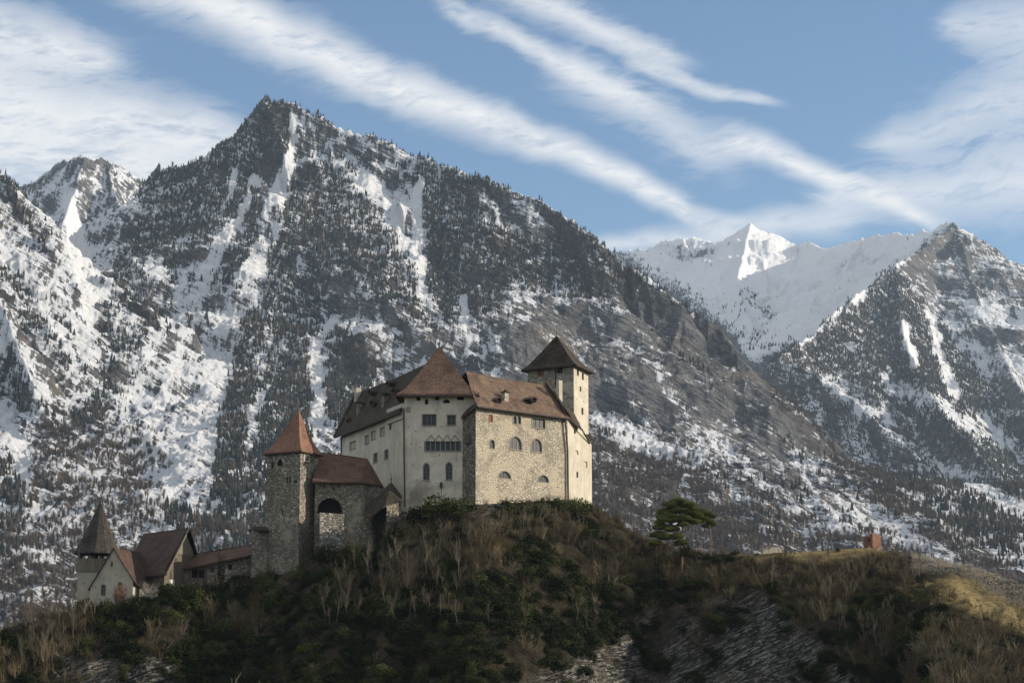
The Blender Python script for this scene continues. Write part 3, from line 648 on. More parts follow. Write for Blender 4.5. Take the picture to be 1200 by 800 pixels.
class Wall:
    """vertical wall from A (left) to B (right) seen from outside; its outline is a polygon in (distance, height)"""
    def __init__(s, A, B, outline=None, z0=None, z1=None, mb=None):
        s.A = Vector((A[0], A[1], 0)); s.B = Vector((B[0], B[1], 0)); s.L = (s.B - s.A).length; s.d = (s.B - s.A) / s.L
        s.n = Vector((s.d.y, -s.d.x, 0)); s.mb = mb or MB(); s.holes = []; s.wins = []
        s.outline = outline or [(0, z0), (s.L, z0), (s.L, z1), (0, z1)]
    def at(s, a, z, out=0.0): p = s.A + s.d * a + s.n * out; return Vector((p.x, p.y, z))
    def uv(s, u, v): return hit(u, v, s.A, s.B)
    def box4(s, u, v, w_, h_):
        s0, _ = s.uv(u - w_ / 2, v); s1, _ = s.uv(u + w_ / 2, v); _, za = s.uv(u, v + h_ / 2); _, zb = s.uv(u, v - h_ / 2); return s0, s1, za, zb
    def window(s, u, v, w_, h_, kind='rect', cols=2, rows=2, pane='glass', frame='ironf', depth=.45, surround=None, sill=False):
        q = s.box4(u, v, w_, h_); o = arch_outline(*q, kind); s.holes.append((o, depth)); s.wins.append((q, o, kind, cols, rows, pane, frame, depth, surround, sill))
    def hole(s, u, v, w_=1.3, h_=1.3, depth=.35):
        q = s.box4(u, v, w_, h_)
        if q[0] > .1 and q[1] < s.L - .1: s.holes.append((arch_outline(*q, 'rect'), depth))
    def emit(s, name='wall', mat=None, parent=None, do_build=True):
        bm = bmesh.new(); edges = []
        for loop in [s.outline] + [h[0] for h in s.holes]:
            vs2 = [bm.verts.new((a, z, 0)) for a, z in loop]
            edges += [bm.edges.new((vs2[i], vs2[(i + 1) % len(vs2)])) for i in range(len(vs2))]
        bmesh.ops.triangle_fill(bm, edges=edges, use_beauty=True, use_dissolve=False)
        bm.verts.ensure_lookup_table(); bm.verts.index_update(); b = len(s.mb.v)
        s.mb.v += [tuple(s.at(v.co.x, v.co.y)) for v in bm.verts]
        for f in bm.faces:
            idx = [v.index for v in f.verts]
            if f.normal.z < 0: idx.reverse()
            s.mb.f.append(tuple(b + i for i in idx))
        bm.free()
        for o, dp in s.holes:
            n = len(o); b = len(s.mb.v)
            s.mb.v += [tuple(s.at(a, z)) for a, z in o] + [tuple(s.at(a, z, -dp)) for a, z in o]
            for i in range(n): j = (i + 1) % n; s.mb.f.append((b + i, b + n + i, b + n + j, b + j))
            if dp <= .36: s.mb.f.append(tuple(range(b + n, b + 2 * n)))
        w_obj = s.mb.build(name, mat, parent) if do_build else None
        for q, o, kind, nc, nr, pane, frame, dp, sur, sill in s.wins:
            s0, s1, z0, z1 = q; m = MB(); m_, h_ = (s0 + s1) / 2, (s1 - s0) / 2; t = .07
            r_in = dp * .55
            def bar(a0, a1, y0, y1, proud=.05):
                c = [s.at(a0, y0, -r_in), s.at(a1, y0, -r_in), s.at(a1, y1, -r_in), s.at(a0, y1, -r_in)]; d = [p + s.n * proud for p in c]
                b = len(m.v); m.v += [tuple(p) for p in c + d]
                for qd in ((4, 5, 6, 7), (0, 4, 7, 3), (1, 2, 6, 5), (0, 1, 5, 4), (3, 7, 6, 2)): m.f.append(tuple(b + i for i in qd))
            top = (z1 - (min(h_, z1 - z0) if kind == 'round' else h_ * 1.2 if kind == 'point' else 0))
            for k in range(1, nc):
                a = s0 + (s1 - s0) * k / nc; zz = z1
                if kind != 'rect': zz = top + (z1 - top) * math.sqrt(max(0, 1 - ((a - m_) / h_) ** 2)) * .98
                bar(a - t, a + t, z0, zz)
            for k in range(1, nr):
                z = z0 + (z1 - z0) * k / nr
                if z < top + .05 or kind == 'rect': bar(s0, s1, z - t * .6, z + t * .6, .042)
            # outer rim: follows the opening
            n = len(o); cx = sum(p[0] for p in o) / n; cz = sum(p[1] for p in o) / n; b = len(m.v)
            inn = [(a + (cx - a) / max(.01, math.hypot(cx - a, cz - z)) * t * 1.6, z + (cz - z) / max(.01, math.hypot(cx - a, cz - z)) * t * 1.6) for a, z in o]
            m.v += [tuple(s.at(a, z, -r_in + .06)) for a, z in o] + [tuple(s.at(a, z, -r_in + .06)) for a, z in inn] + [tuple(s.at(a, z, -r_in - .02)) for a, z in inn]
            for i in range(n): j = (i + 1) % n; m.f.append((b + i, b + j, b + n + j, b + n + i)); m.f.append((b + n + i, b + n + j, b + 2 * n + j, b + 2 * n + i))
            wo = m.build('window', M[frame], parent)
            pm = MB(); pm.poly([s.at(a, z, -r_in - .01) for a, z in o]); pm.build('pane', M[pane], wo)
            if sur:
                sm = MB(); b = 0; e = .22; out = [(a + (a - cx) / max(.01, math.hypot(cx - a, cz - z)) * e, z + (z - cz) / max(.01, math.hypot(cx - a, cz - z)) * e) for a, z in o]
                sm.v = [tuple(s.at(a, z, .05)) for a, z in o] + [tuple(s.at(a, z, .05)) for a, z in out] + [tuple(s.at(a, z, -.02)) for a, z in out] + [tuple(s.at(a, z, -.02)) for a, z in o]
                for i in range(n):
                    j = (i + 1) % n; sm.f += [(i, j, n + j, n + i), (n + i, n + j, 2 * n + j, 2 * n + i), (3 * n + i, 3 * n + j, j, i)]
                sm.build('surround', M[sur], wo)
            if sill:
                sm = MB(); a0, a1 = s0 - .15, s1 + .15
                c = [s.at(a0, z0 - .16, -.05), s.at(a1, z0 - .16, -.05), s.at(a1, z0 - .02, -.05), s.at(a0, z0 - .02, -.05)]; d = [p + s.n * .22 for p in c]
                sm.v = [tuple(p) for p in c + d]; sm.f = [(4, 5, 6, 7), (0, 4, 7, 3), (1, 2, 6, 5), (0, 1, 5, 4), (3, 7, 6, 2)]; sm.build('sill', M['frame'], wo)
        return w_obj
def pyramid_roof(mb, eaves, apex, flare=.16, w_=.12, n=10, th=.28, wob=.03):
    """bell-cast hipped roof over an eave polygon (left to right, seen from above counter-clockwise)"""
    ax = Vector(apex); E_ = [Vector(p) for p in eaves]; m = len(E_); c = sum((Vector((p.x, p.y, 0)) for p in E_), Vector()) / m; z0 = sum(p.z for p in E_) / m
    b0 = len(mb.v); rr = random.Random(3)
    for k in range(n + 1):
        t = k / n; r = (1 - t) * (1 - flare) + flare * math.exp(-t / w_) if k < n else .004
        for i, p in enumerate(E_):
            base_ = Vector((c.x + (ax.x - c.x) * t, c.y + (ax.y - c.y) * t, 0)); off = Vector((p.x - c.x, p.y - c.y, 0)) * r
            q = base_ + off; mb.v.append((q.x + rr.uniform(-wob, wob), q.y + rr.uniform(-wob, wob), p.z * (1 - t) + ax.z * t))
    for k in range(n):
        for i in range(m): j = (i + 1) % m; a = b0 + k * m; mb.f.append((a + i, a + j, a + m + j, a + m + i))
    b = len(mb.v); mb.v += [(p.x, p.y, p.z - th) for p in E_]
    for i in range(m): j = (i + 1) % m; mb.f.append((b + i, b + j, b0 + j, b0 + i))
    mb.f.append(tuple(b + i for i in range(m - 1, -1, -1)))
def finial(parent, p, h=1.0):
    m = MB(); p = Vector(p); m.tube([p - Vector((0, 0, .4)), p + Vector((0, 0, h * .25)), p + Vector((0, 0, h * .3)), p + Vector((0, 0, h * .42)), p + Vector((0, 0, h * .5)), p + Vector((0, 0, h))], [.12, .07, .16, .16, .05, .03])
    m.build('finial', M['metal'], parent)
def pipe(parent, pts, r=.11): m = MB(); m.tube(pts, r); m.build('downpipe', M['metal'], parent)
def Z(u, v, Y): return P(u, v, Y).z
def XY(u, v, Y): p = P(u, v, Y); return (p.x, p.y)
BZ = 22.0                                       # walls run down into the hill to this height
# ================================================================ the castle hill
CR = [(-260,770,352),(-150,752,358),(0,738,366),(60,722,372),(90,712,375),(160,706,376),(200,694,378),(255,684,386),(300,676,388),(345,674,387),(375,645,388),(440,640,389),(462,612,391),(480,602,395),(500,594,396),(556,591,391),(610,588,398),(665,585,408),(700,594,415),(740,622,414),(800,648,405),(880,649,399),(950,646,399),(1020,641.5,400),(1060,650,399),(1120,663,394),(1200,689,384),(1350,735,368),(1500,790,350)]
cp = np.array([tuple(P(*c)) for c in CR])
hx, hy = np.meshgrid(np.arange(-170, 175, .36), np.concatenate([np.arange(318, 425, .36), np.arange(425, 620, 2.2)]))
def hill(x, y, rough=True):
    zc = np.interp(x, cp[:, 0], cp[:, 2]); yc = np.interp(x, cp[:, 0], cp[:, 1])
    d = yc - y
    s = x / np.maximum(y, 1) * 2400 + 600
    n = fbm(x / 22, y / 22, 4)
    vine = sstep(s, 1040, 1090)
    f = np.where(d > 0, d * (.62 - .22 * vine) + np.clip(d - 12 - 5 * n, 0, None) * .18 * (1 - vine), 0)
    back = np.where(d < 0, np.clip(-d - 70, 0, None) * .55 + np.clip(-d, 0, 70) * .012, 0)
    z = zc - f - back
    cliff = np.zeros(np.shape(z))
    if rough:
        k = sstep(d, -1, 9)
        z = z + (fbm(x / 5 + 3, y / 5, 3) * .9 + .3) * sstep(d, 0, 2) * sstep(d, 9, 5)
        z = z + k * (n * 3.2 + fbm(x / 6, y / 6, 4, .55) * 1.0) + .25 * fbm(x / 3, y / 3, 3) * sstep(d, -3, 2)
        ez = np.interp(x, [-92, -80, -60, -50, -30, -22, -4, 8, 26, 46, 56, 70], [-12, 5, 5, -12, -12, 1, 0, 2, 13, 17, 8, -12]) + 2.6 * n
        cliff = sstep(ez - z, -1.0, 2.0); z = z - np.clip(ez - z, 0, 9) * .8
        q = (z + .38 * x + 2.2 * fbm(x / 10, y / 8 + z / 9, 4)) / 1.9
        saw = (q % 1); saw = np.where(saw < .78, saw / .78, (1 - saw) / .22) - .5
        z = z + cliff * (saw * 1.15 + fbm(x / 8 + z / 14, (z + .4 * x) / 3.4, 4, .6, True) * 1.2 + fbm(x / 2.2, z / 1.3, 3, .65, True) * .40)
        # terraces of the vineyard
        tz = (z - .02 * x) / 1.15; z = z + vine * sstep(d, -2, 3) * sstep(d, 22, 18) * (np.abs((tz % 1) - .5) - .25) * .9
    return z, d, cliff, vine
hz_, hd, hc, hv = hill(hx, hy)
gyy, gxx = np.gradient(hz_, hy[:, 0], hx[0]); hnz = 1 / np.sqrt(1 + gxx ** 2 + gyy ** 2)
HU, HV = proj(hx, hy, hz_)
edge_n = fbm(hx / 14, hy / 14, 4)
HR = np.clip(hc * sstep(edge_n, -.5, -.1), 0, 1)
HR = np.maximum(HR, sstep(hd, 6, 2) * sstep(hd, -8, -3) * sstep(np.abs(hx + 3), 20, 14) * .8)
GR = sstep(HU, 850, 890) * sstep(HU, 1050, 1020) * sstep(hd, 5, 0) + sstep(HU, 1090, 1120) * sstep(hd, 8, 10) * sstep(hd, 30, 24)   # sunny dry grass
VN = hv * sstep(hd, -3, 0) * sstep(hd, 11, 8)
mh2, nt, b = material('hill_soil', .95, .1); p = nt.new('ShaderNodeNewGeometry').outputs['Position']
n1 = nt.noise(p, .35, 6, .7); n2 = nt.noise(p, 1.6, 5, .7)
st2 = nt.noise(nt.mapping(nt.mapping(p, rot=(R(14), R(24), 0)), scale=(.16, .2, 1.3)), 1, 9, .78, 2.4)
soil = nt.mix(nt.ramp(n1, .35, .65), (.014, .013, .009, 1), (.055, .043, .026, 1)); soil = nt.mix(nt.ramp(n2, .5, .7, 0, .6), soil, (.035, .045, .018, 1))
grass = nt.mix(n2, (.15, .12, .055, 1), (.36, .28, .135, 1))
rk = nt.mix(nt.ramp(st2, .47, .60), (.022, .022, .020, 1), (.31, .30, .275, 1)); rk = nt.mix(nt.ramp(n1, .5, .66, 0, .55), rk, (.030, .034, .018, 1)); rk = nt.mix(nt.ramp(nt.noise(p, .12, 4), .5, .64, 0, .5), rk, (.12, .10, .07, 1))
jt = nt.voronoi(nt.mapping(nt.mapping(p, rot=(R(14), R(24), 0)), scale=(.30, .34, .8), loc=(0, 0, 0)), 1, 'DISTANCE_TO_EDGE'); rk = nt.mix(nt.ramp(nt.math('ADD', jt, nt.math('MULTIPLY', nt.noise(p, 1.1, 4), .12)), .12, .05, 0, .85), rk, (.010, .010, .009, 1))
sto = nt.ramp(nt.voronoi(nt.mapping(p, scale=(1, 1, 1.6)), 1.5, 'F1', 'Distance'), .42, .28)
vinec = nt.mix(sto, (.07, .058, .038, 1), (.52, .45, .33, 1))
c = nt.mix(nt.attr('rock'), soil, rk); c = nt.mix(nt.attr('grass'), c, grass); c = nt.mix(nt.attr('vine'), c, vinec)
nt.l.new(c, b.inputs['Base Color']); bn = nt.new('ShaderNodeBump'); bn.inputs['Strength'].default_value = 1; bn.inputs['Distance'].default_value = .5
nt.l.new(nt.math('ADD', nt.math('ADD', st2, n2), nt.math('MULTIPLY', sto, .6)), bn.inputs['Height']); nt.l.new(bn.outputs[0], b.inputs['Normal'])
ho = grid_mesh('castle_hill', hx, hy, hz_, [mh2], {'rock': HR, 'grass': np.clip(GR, 0, 1), 'vine': VN}); ho['kind'] = 'structure'; ho['label'] = 'steep wooded rocky hill under the castle'
def ground_z(x, y): z, *_ = hill(np.array([[float(x)]]), np.array([[float(y)]])); return float(z[0, 0])
def ground_at(u, v):
    """first point of the hill on the sight line (u, v)"""
    ys = np.arange(330, 470, .5); d = P(u, v, 1.0); xs = d.x * ys; zs = d.z * ys; g, *_ = hill(xs[None], ys[None]); k = np.argmax(g[0] > zs)
    return Vector((xs[k], ys[k], g[0][k])) if g[0][k] > zs[k] else None
# ================================================================ the castle
hr = random.Random(5)
# ---------------- keep
kt = thing('castle_keep', 'pale plastered square tower with tall brown pyramid roof and two pointed windows', 'castle tower', P(514, 596, 405))
A = XY(473.5, 500, 400); B = XY(559, 500, 400); zt = Z(515, 461, 400)
back = 14.0; A2 = (A[0] + .5, A[1] + back); B2 = (B[0] + .5, B[1] + back)
kw = Wall(A, B, z0=BZ, z1=zt); mbk = kw.mb
for u, v, w_, h_ in ((490.2, 466.5, 5, 5.5), (512.3, 466, 5, 5.5), (539.8, 465.8, 8, 5.5)): kw.window(u, v, w_, h_, 'rect', 1, 1, 'dark', 'eave')
kw.window(499.9, 470.3, 4.2, 7, 'round', 1, 1, 'dark', 'frame'); kw.window(523.3, 469.8, 8.5, 5, 'round', 1, 1, 'dark', 'frame')
kw.window(478.2, 480, 5.5, 7.5, 'round', 1, 1, 'frame', 'frame', .3)
kw.window(503, 492, 15, 12.5, 'rect', 3, 2, surround='ironf', sill=True); kw.window(529, 492, 9.5, 11.5, 'rect', 2, 2, surround='frame', sill=True)
kw.window(519, 522.5, 41, 11, 'rect', 7, 1, 'glass', 'frame', surround='ironf', sill=True)
kw.window(499.6, 552.5, 6.6, 19.5, 'point', 2, 4, surround='frame', sill=True); kw.window(526.2, 551.8, 7, 20, 'point', 2, 4, surround='frame', sill=True)
for u, v in ((487, 505), (492, 524), (536, 507), (545, 507), (482, 520), (543, 533), (509, 535), (484, 545), (515, 533), (538, 480), (511, 480), (550, 520), (486, 484), (518, 500), (516, 478), (548, 548), (537, 566), (511, 566), (488, 562), (479, 500)): kw.hole(u, v)
kw.emit(parent=kt, do_build=False)
for a, b_ in ((B, B2), (B2, A2), (A2, A)): Wall(a, b_, z0=BZ, z1=zt, mb=mbk).emit(do_build=False)
mbk.build('wall', M['keep'], kt)
# the windows were collected by the first wall
m = MB(); ov = 1.35; e0 = XY(464, 461, 398.6); e1 = XY(561.5, 460, 398.6)
eav = [P(464, 461.5, 398.6), P(561.5, 460.5, 398.6)]
z_e = eav[0].z; E4 = [(eav[0].x, 398.6, z_e), (eav[1].x, 398.6, z_e), (eav[1].x + .5, 398.6 + back + 2.8, z_e), (eav[0].x + .5, 398.6 + back + 2.8, z_e)]
apx = P(515, 405, 406.5); pyramid_roof(m, E4, apx, .13, .10); m.build('roof', M['tile'], kt); finial(kt, apx, 1.3)
m = MB()
for i in range(4):
    a, b_ = Vector(E4[i]), Vector(E4[(i + 1) % 4]); m.tube([a - Vector((0, 0, .42)), b_ - Vector((0, 0, .42))], .13, 4)
m.build('gutter', M['eave'], kt)
m = MB()   # zigzag hood mould over the long window band
for k in range(4):
    u0 = 500.5 + k * 9.3
    for (ua, va), (ub, vb) in (((u0, 516), (u0 + 4.6, 509.5)), ((u0 + 4.6, 509.5), (u0 + 9.3, 516))):
        sa, za = kw.uv(ua, va); sb, zb = kw.uv(ub, vb); m.tube([kw.at(sa, za, .06), kw.at(sb, zb, .06)], .09, 5)
m.build('hood_mould', M['frame'], kt)
pipe(kt, [P(473.2, 478, 399.7), P(473.4, 530, 399.7), P(474.5, 594, 399.7)], .16)
m = MB(); q = P(517, 571, 399.7); m.box((q.x, q.y, q.z), .5, .35, 1.0); m.tube([(q.x, q.y, q.z), (q.x + .1, q.y, q.z - 2.2)], .05); m.build('wall_lamp', M['metal'], kt)

# ---------------- left wing
wt = thing('castle_wing', 'long grey plastered wing with steep dark tiled roof receding left of the keep', 'castle wing', P(435, 596, 420))
YF = 441; A = XY(399.5, 520, YF); B = XY(473.3, 520, 400.02); zt = Z(399.5, 508, YF)
ww = Wall(A, B, z0=BZ, z1=zt)
for u, v, w_, h_, pn_, fr, c_, r_ in ((413.4, 521.3, 6.5, 8.5, 'pale', 'frame', 2, 1), (429.9, 514.6, 4.6, 9, 'glass', 'white', 2, 3), (437.5, 509.5, 4.8, 9, 'pale', 'frame', 2, 2), (448, 505, 5, 8.6, 'pale', 'frame', 2, 2), (457.3, 500, 2.8, 7, 'dark', 'frame', 1, 1), (440, 536, 4.2, 10, 'glass', 'ironf', 2, 2), (452.8, 532, 4.2, 10, 'glass', 'ironf', 2, 2)):
    ww.window(u, v, w_, h_, 'rect', c_, r_, pn_, fr, surround='frame' if pn_ != 'dark' else None, sill=pn_ != 'dark')
for u, v in ((420, 530), (428, 533), (435, 550), (450, 550), (465, 508), (462, 520), (468, 540), (464, 560), (445, 520), (424, 545)): ww.hole(u, v, .9, 1.2)
dv = (Vector(B) - Vector(A)).normalized(); nb = Vector((-dv.y, dv.x)); depth = 17.0      # the wing's width, away from the camera
A2 = Vector(A) + nb * depth; B2 = Vector(B) + nb * depth
ww.emit(parent=wt, do_build=False); wm = ww.mb
ridge_f = P(419.5, 459.5, 449); ridge_n = P(497, 427, 409)
zr = (ridge_f.z + ridge_n.z) / 2; ridge_f.z = zr; ridge_n.z = zr
gl = Wall(A2, A, outline=[(0, BZ), (depth, BZ), (depth, zt), (depth - (Vector(A) - Vector((ridge_f.x, ridge_f.y))).length, zr), (0, zt)], mb=wm); gl.emit(do_build=False)
Wall(B2, A2, z0=BZ, z1=zt, mb=wm).emit(do_build=False)
Wall(B, B2, z0=BZ, z1=zt, mb=wm).emit(do_build=False)
wm.build('wall', M['wing'], wt)
m = MB(); outv = -nb * 1.0; zo = .75
ef = Vector((*(Vector(A) + outv - dv * 1.0), zt - zo * .55)); en = Vector((*(Vector(B) + outv + dv * .2), zt - zo * .55))
bf = Vector((*(A2 + nb - dv * 1.0), zt - zo)); bn = Vector((*(B2 + nb + dv * .2), zt - zo)); rf = ridge_f - Vector((dv.x, dv.y, 0)) * 1.2
def sag_roof(m, e0, e1, r1, r0, th=.35, nx=14, ny=6, sag=.35, seed=1, kick=.35):
    """one roof slope as a slightly sagging, bumpy plate with a sprocketed eave"""
    rr = random.Random(seed); e0, e1, r1, r0 = map(Vector, (e0, e1, r1, r0)); b = len(m.v)
    for j in range(ny + 1):
        t = j / ny
        for i in range(nx + 1):
            s_ = i / nx; p = (e0.lerp(e1, s_)).lerp(r0.lerp(r1, s_), t)
            dz = -sag * math.sin(math.pi * s_) * (.4 + .6 * t) - kick * math.sin(math.pi * min(1, t * 1.0)) * .5
            m.v.append((p.x, p.y, p.z + dz + (rr.uniform(-.05, .05) if 0 < j < ny else 0)))
    for j in range(ny):
        for i in range(nx): a = b + j * (nx + 1) + i; m.f.append((a, a + 1, a + nx + 2, a + nx + 1))
    n = (nx + 1) * (ny + 1); b2 = len(m.v); m.v += [(x, y, z - th) for x, y, z in m.v[b:b + n]]
    for j in range(ny):
        for i in range(nx): a = b2 + j * (nx + 1) + i; m.f.append((a, a + nx + 1, a + nx + 2, a + 1))
    rim = [j for j in range(nx + 1)] + [(j + 1) * (nx + 1) + nx for j in range(ny)] + [ny * (nx + 1) + nx - 1 - j for j in range(nx)] + [(ny - 1 - j) * (nx + 1) for j in range(ny - 1)]
    for a, c in zip(rim, rim[1:] + rim[:1]): m.f.append((b + a, b2 + a, b2 + c, b + c))
sag_roof(m, ef, en, ridge_n, rf, .35, 20, 8, .3, 2, .8); sag_roof(m, bn, bf, rf, ridge_n, .35, 10, 4, .3, 3, .3)
roof = m.build('roof', M['tiledark'], wt)
def dormer(parent, u, v, Y, w_, h_, mat_r, mat_w, ry, name='dormer'):
    """a small gabled roof hatch standing on the slope, open towards the direction ry"""
    p = P(u, v, Y); d = Vector((math.sin(ry), -math.cos(ry), 0)); s_ = Vector((d.y * -1, d.x, 0)); s_ = Vector((-d.y, d.x, 0)); m = MB()
    f = [p + s_ * w_ / 2, p - s_ * w_ / 2]; L = w_ * 1.8
    lo = [q - Vector((0, 0, h_)) for q in f]; top = p + Vector((0, 0, h_ * .75))
    bk = [q - d * L for q in f]; tb = top - d * L
    m.poly([lo[1], lo[0], f[0], top, f[1]]); m.poly([lo[0], lo[0] - d * L, bk[0], f[0]]); m.poly([lo[1] - d * L, lo[1], f[1], bk[1]])
    o = m.build(name, mat_w, parent); r_ = MB(); e = .18
    r_.slab([f[0] + s_ * e + d * .3, top + d * .3 + Vector((0, 0, .12)), tb + Vector((0, 0, .12)), bk[0] + s_ * e], .12)
    r_.slab([top + d * .3 + Vector((0, 0, .12)), f[1] - s_ * e + d * .3, bk[1] - s_ * e, tb + Vector((0, 0, .12))], .12)
    r_.build('dormer_roof', mat_r, o); return o
def chimney(parent, u, v, Y, w_, h_, mat, cap=True, rz=.5):
    p = P(u, v, Y); m = MB(); m.box((p.x, p.y, p.z - 1.6), w_, w_ * .8, h_ + 1.6, rz)
    o = m.build('chimney', mat, parent)
    if cap: c = MB(); c.box((p.x, p.y, p.z + h_), w_ * 1.35, w_ * 1.15, .18, rz); c.poly([(p.x - w_ * .5, p.y - .3, p.z + h_ + .18), (p.x + w_ * .5, p.y - .3, p.z + h_ + .18), (p.x, p.y, p.z + h_ + .75)]); c.poly([(p.x - w_ * .5, p.y + .3, p.z + h_ + .18), (p.x + w_ * .5, p.y + .3, p.z + h_ + .18), (p.x, p.y, p.z + h_ + .75)]); c.build('chimney_cap', M['tiledark'], o)
wang_ = math.atan2(-nb.x * -1, 1)
chimney(wt, 422, 487, 436, 1.3, 2.6, M['side']); chimney(wt, 451.5, 475, 418, 1.3, 2.2, M['side']); chimney(wt, 419.3, 462, 446, 1.2, 1.4, M['gable'], False)
for u, v, Y in ((409, 493, 438), (436, 472, 425), (462, 458, 412)): dormer(wt, u, v, Y, 1.3, .7, M['tiledark'], M['eave'], -1.0)
for u, v, Y in ((434, 459.5, 432), (455, 449, 421)): dormer(wt, u, v, Y, 1.1, .6, M['tiledark'], M['eave'], -1.0)
m = MB(); g0 = Vector((ef.x, ef.y, ef.z - .45)) - Vector((nb.x, nb.y, 0)) * .05; g1 = Vector((en.x, en.y, en.z - .45)) - Vector((nb.x, nb.y, 0)) * .05; m.tube([g0, g1], .14, 5); m.build('gutter', M['metal'], wt)
m = MB(); m.slab([rf - Vector((0, 0, -.2)), ef + Vector((0, 0, .1)), ef + Vector((-.5, .3, .1)), rf + Vector((-.5, .3, .2))], .5); m.build('bargeboard', M['eave'], wt)
pipe(wt, [P(399, 512, YF - .7), P(399.8, 516, YF - .6), P(399.8, 560, YF - .6)], .15)
# raised wall piece and jutting box next to the keep
m = MB(); a = ww.uv(455, 490)[0]; c1 = ww.at(a, 0, .35); c2 = ww.at(ww.L - .05, 0, .35); c3 = ww.at(ww.L - .05, 0, -2.0); c4_ = ww.at(a, 0, -2.0)
for p, q in ((c1, c2), (c2, c3), (c3, c4_), (c4_, c1)): m.poly([(p.x, p.y, zt - 1.9), (q.x, q.y, zt - 1.9), (q.x, q.y, zt + 1.1), (p.x, p.y, zt + 1.1)])
m.poly([(p.x, p.y, zt + 1.1) for p in (c1, c2, c3, c4_)]); m.poly([(p.x, p.y, zt - 1.9) for p in (c4_, c3, c2, c1)]); m.build('wall_dormer', M['wing'], wt)
pipe(wt, [P(457, 484, 407), P(460, 487, 405), P(466, 482, 402.5), P(472.5, 479, 399.6)], .1)

# ---------------- great hall on the right
ht = thing('castle_hall', 'sunlit tan rubble stone hall with mossy brown roof and arched windows right of the keep', 'castle hall', P(610, 592, 405))
YA, YB = 396.0, 414.5
A = XY(557.5, 520, YA); B = XY(665.5, 520, YB); zt = Z(557.5, 473, YA); W0 = XY(541.5, 520, 400.15); C_ = XY(693.5, 560, 428)
hw = Wall(A, B, z0=BZ, z1=zt)
hw.window(574.9, 490, 5, 9, 'rect', 1, 1, 'shutter', 'shutter', .3)
for u in (603.2, 608.3): hw.window(u, 492, 4, 9, 'round', 1, 1, 'glass', 'ironf', surround='frame')
hw.window(631.3, 496, 15, 10.5, 'rect', 3, 1, surround='frame', sill=True)
hw.window(576.8, 520.2, 5.8, 10, 'round', 2, 2, surround='frame'); hw.window(604.3, 519, 14, 15, 'round', 3, 1, 'glass', 'frame', surround='frame', sill=True); hw.window(628.8, 521.6, 12.5, 15, 'round', 3, 1, 'glass', 'frame', surround='frame', sill=True)
hw.window(591.4, 556, 14.5, 8, 'round', 4, 1, surround='frame'); hw.window(636.8, 560.6, 12.5, 8, 'round', 4, 1, surround='frame')
for k in range(46):
    u, v = 562 + hr.random() * 98, 484 + hr.random() * 92
    if any(abs(u - a) < 11 and abs(v - b_) < 9 for a, b_ in ((574.9, 490), (605.7, 492), (631.3, 496), (576.8, 520), (604, 519), (628.8, 521), (591, 556), (636.8, 560))): continue
    if any(abs(u - a[0]) < 3 and abs(v - a[1]) < 3 for a in getattr(hw, 'done', [])): continue
    hw.done = getattr(hw, 'done', []) + [(u, v)]; hw.hole(u, v, 1.0, 1.1, .3)
hw.emit('wall', M['hall'], ht)
zlow = Z(541.5, 487, 400.15)
lw = Wall(W0, A, outline=[(0, BZ), ((Vector(A) - Vector(W0)).length, BZ), ((Vector(A) - Vector(W0)).length, zt - .3), (0, zt - 2.1)])
for v in (500, 512, 525, 540, 556, 570): lw.hole(549.5, v, 1.4, 1.4, .3)
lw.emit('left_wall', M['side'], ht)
# right gable wall, lower lean-to roof line
rw = Wall(B, C_, outline=[(0, BZ), ((Vector(C_) - Vector(B)).length, BZ), ((Vector(C_) - Vector(B)).length, Z(690.5, 520, 427)), (0, zt + .2)])
rw.window(676.6, 556, 2.2, 7, 'rect', 1, 1, 'dark', 'frame'); rw.window(673.5, 505.5, 2, 5, 'rect', 1, 1, 'dark', 'frame'); rw.window(676, 530, 3.6, 5, 'rect', 1, 2, 'pale', 'white'); rw.window(686.5, 544, 3.6, 7, 'rect', 1, 2, 'pale', 'white')
rw.emit('gable_wall', M['gable'], ht)
dv2 = (Vector(B) - Vector(A)).normalized(); nb2 = Vector((-dv2.y, dv2.x))
bk0 = Vector(A) + nb2 * 15; bk1 = Vector(B) + nb2 * 15
m = MB()
for p, q in ((bk1, bk0), (bk0, Vector(W0) + Vector((0, .3))), (Vector(C_), bk1)): m.poly([(p.x, p.y, BZ), (q.x, q.y, BZ), (q.x, q.y, zt - 2.1), (p.x, p.y, zt - 2.1)])
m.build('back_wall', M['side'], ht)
m = MB(); o_ = -nb2 * .9
e0 = Vector((*(Vector(A) + o_ - dv2 * .5), zt - .45)); e1 = Vector((*(Vector(B) + o_ + dv2 * .35), zt - .45))
r0 = P(546, 438.5, 404); r1 = P(641, 447.5, 423); zr2 = (r0.z + r1.z) / 2; r0.z = zr2; r1.z = zr2
sag_roof(m, e0, e1, r1, r0, .3, 22, 9, .25, 5, .9)
b0 = Vector((*(bk0 + nb2 * .8), zt - .6)); b1 = Vector((*(bk1 + nb2 * .8), zt - .6)); sag_roof(m, b1, b0, r0, r1, .3, 8, 4, .2, 6, .4)
hroof = m.build('roof', M['tilehall'], ht)
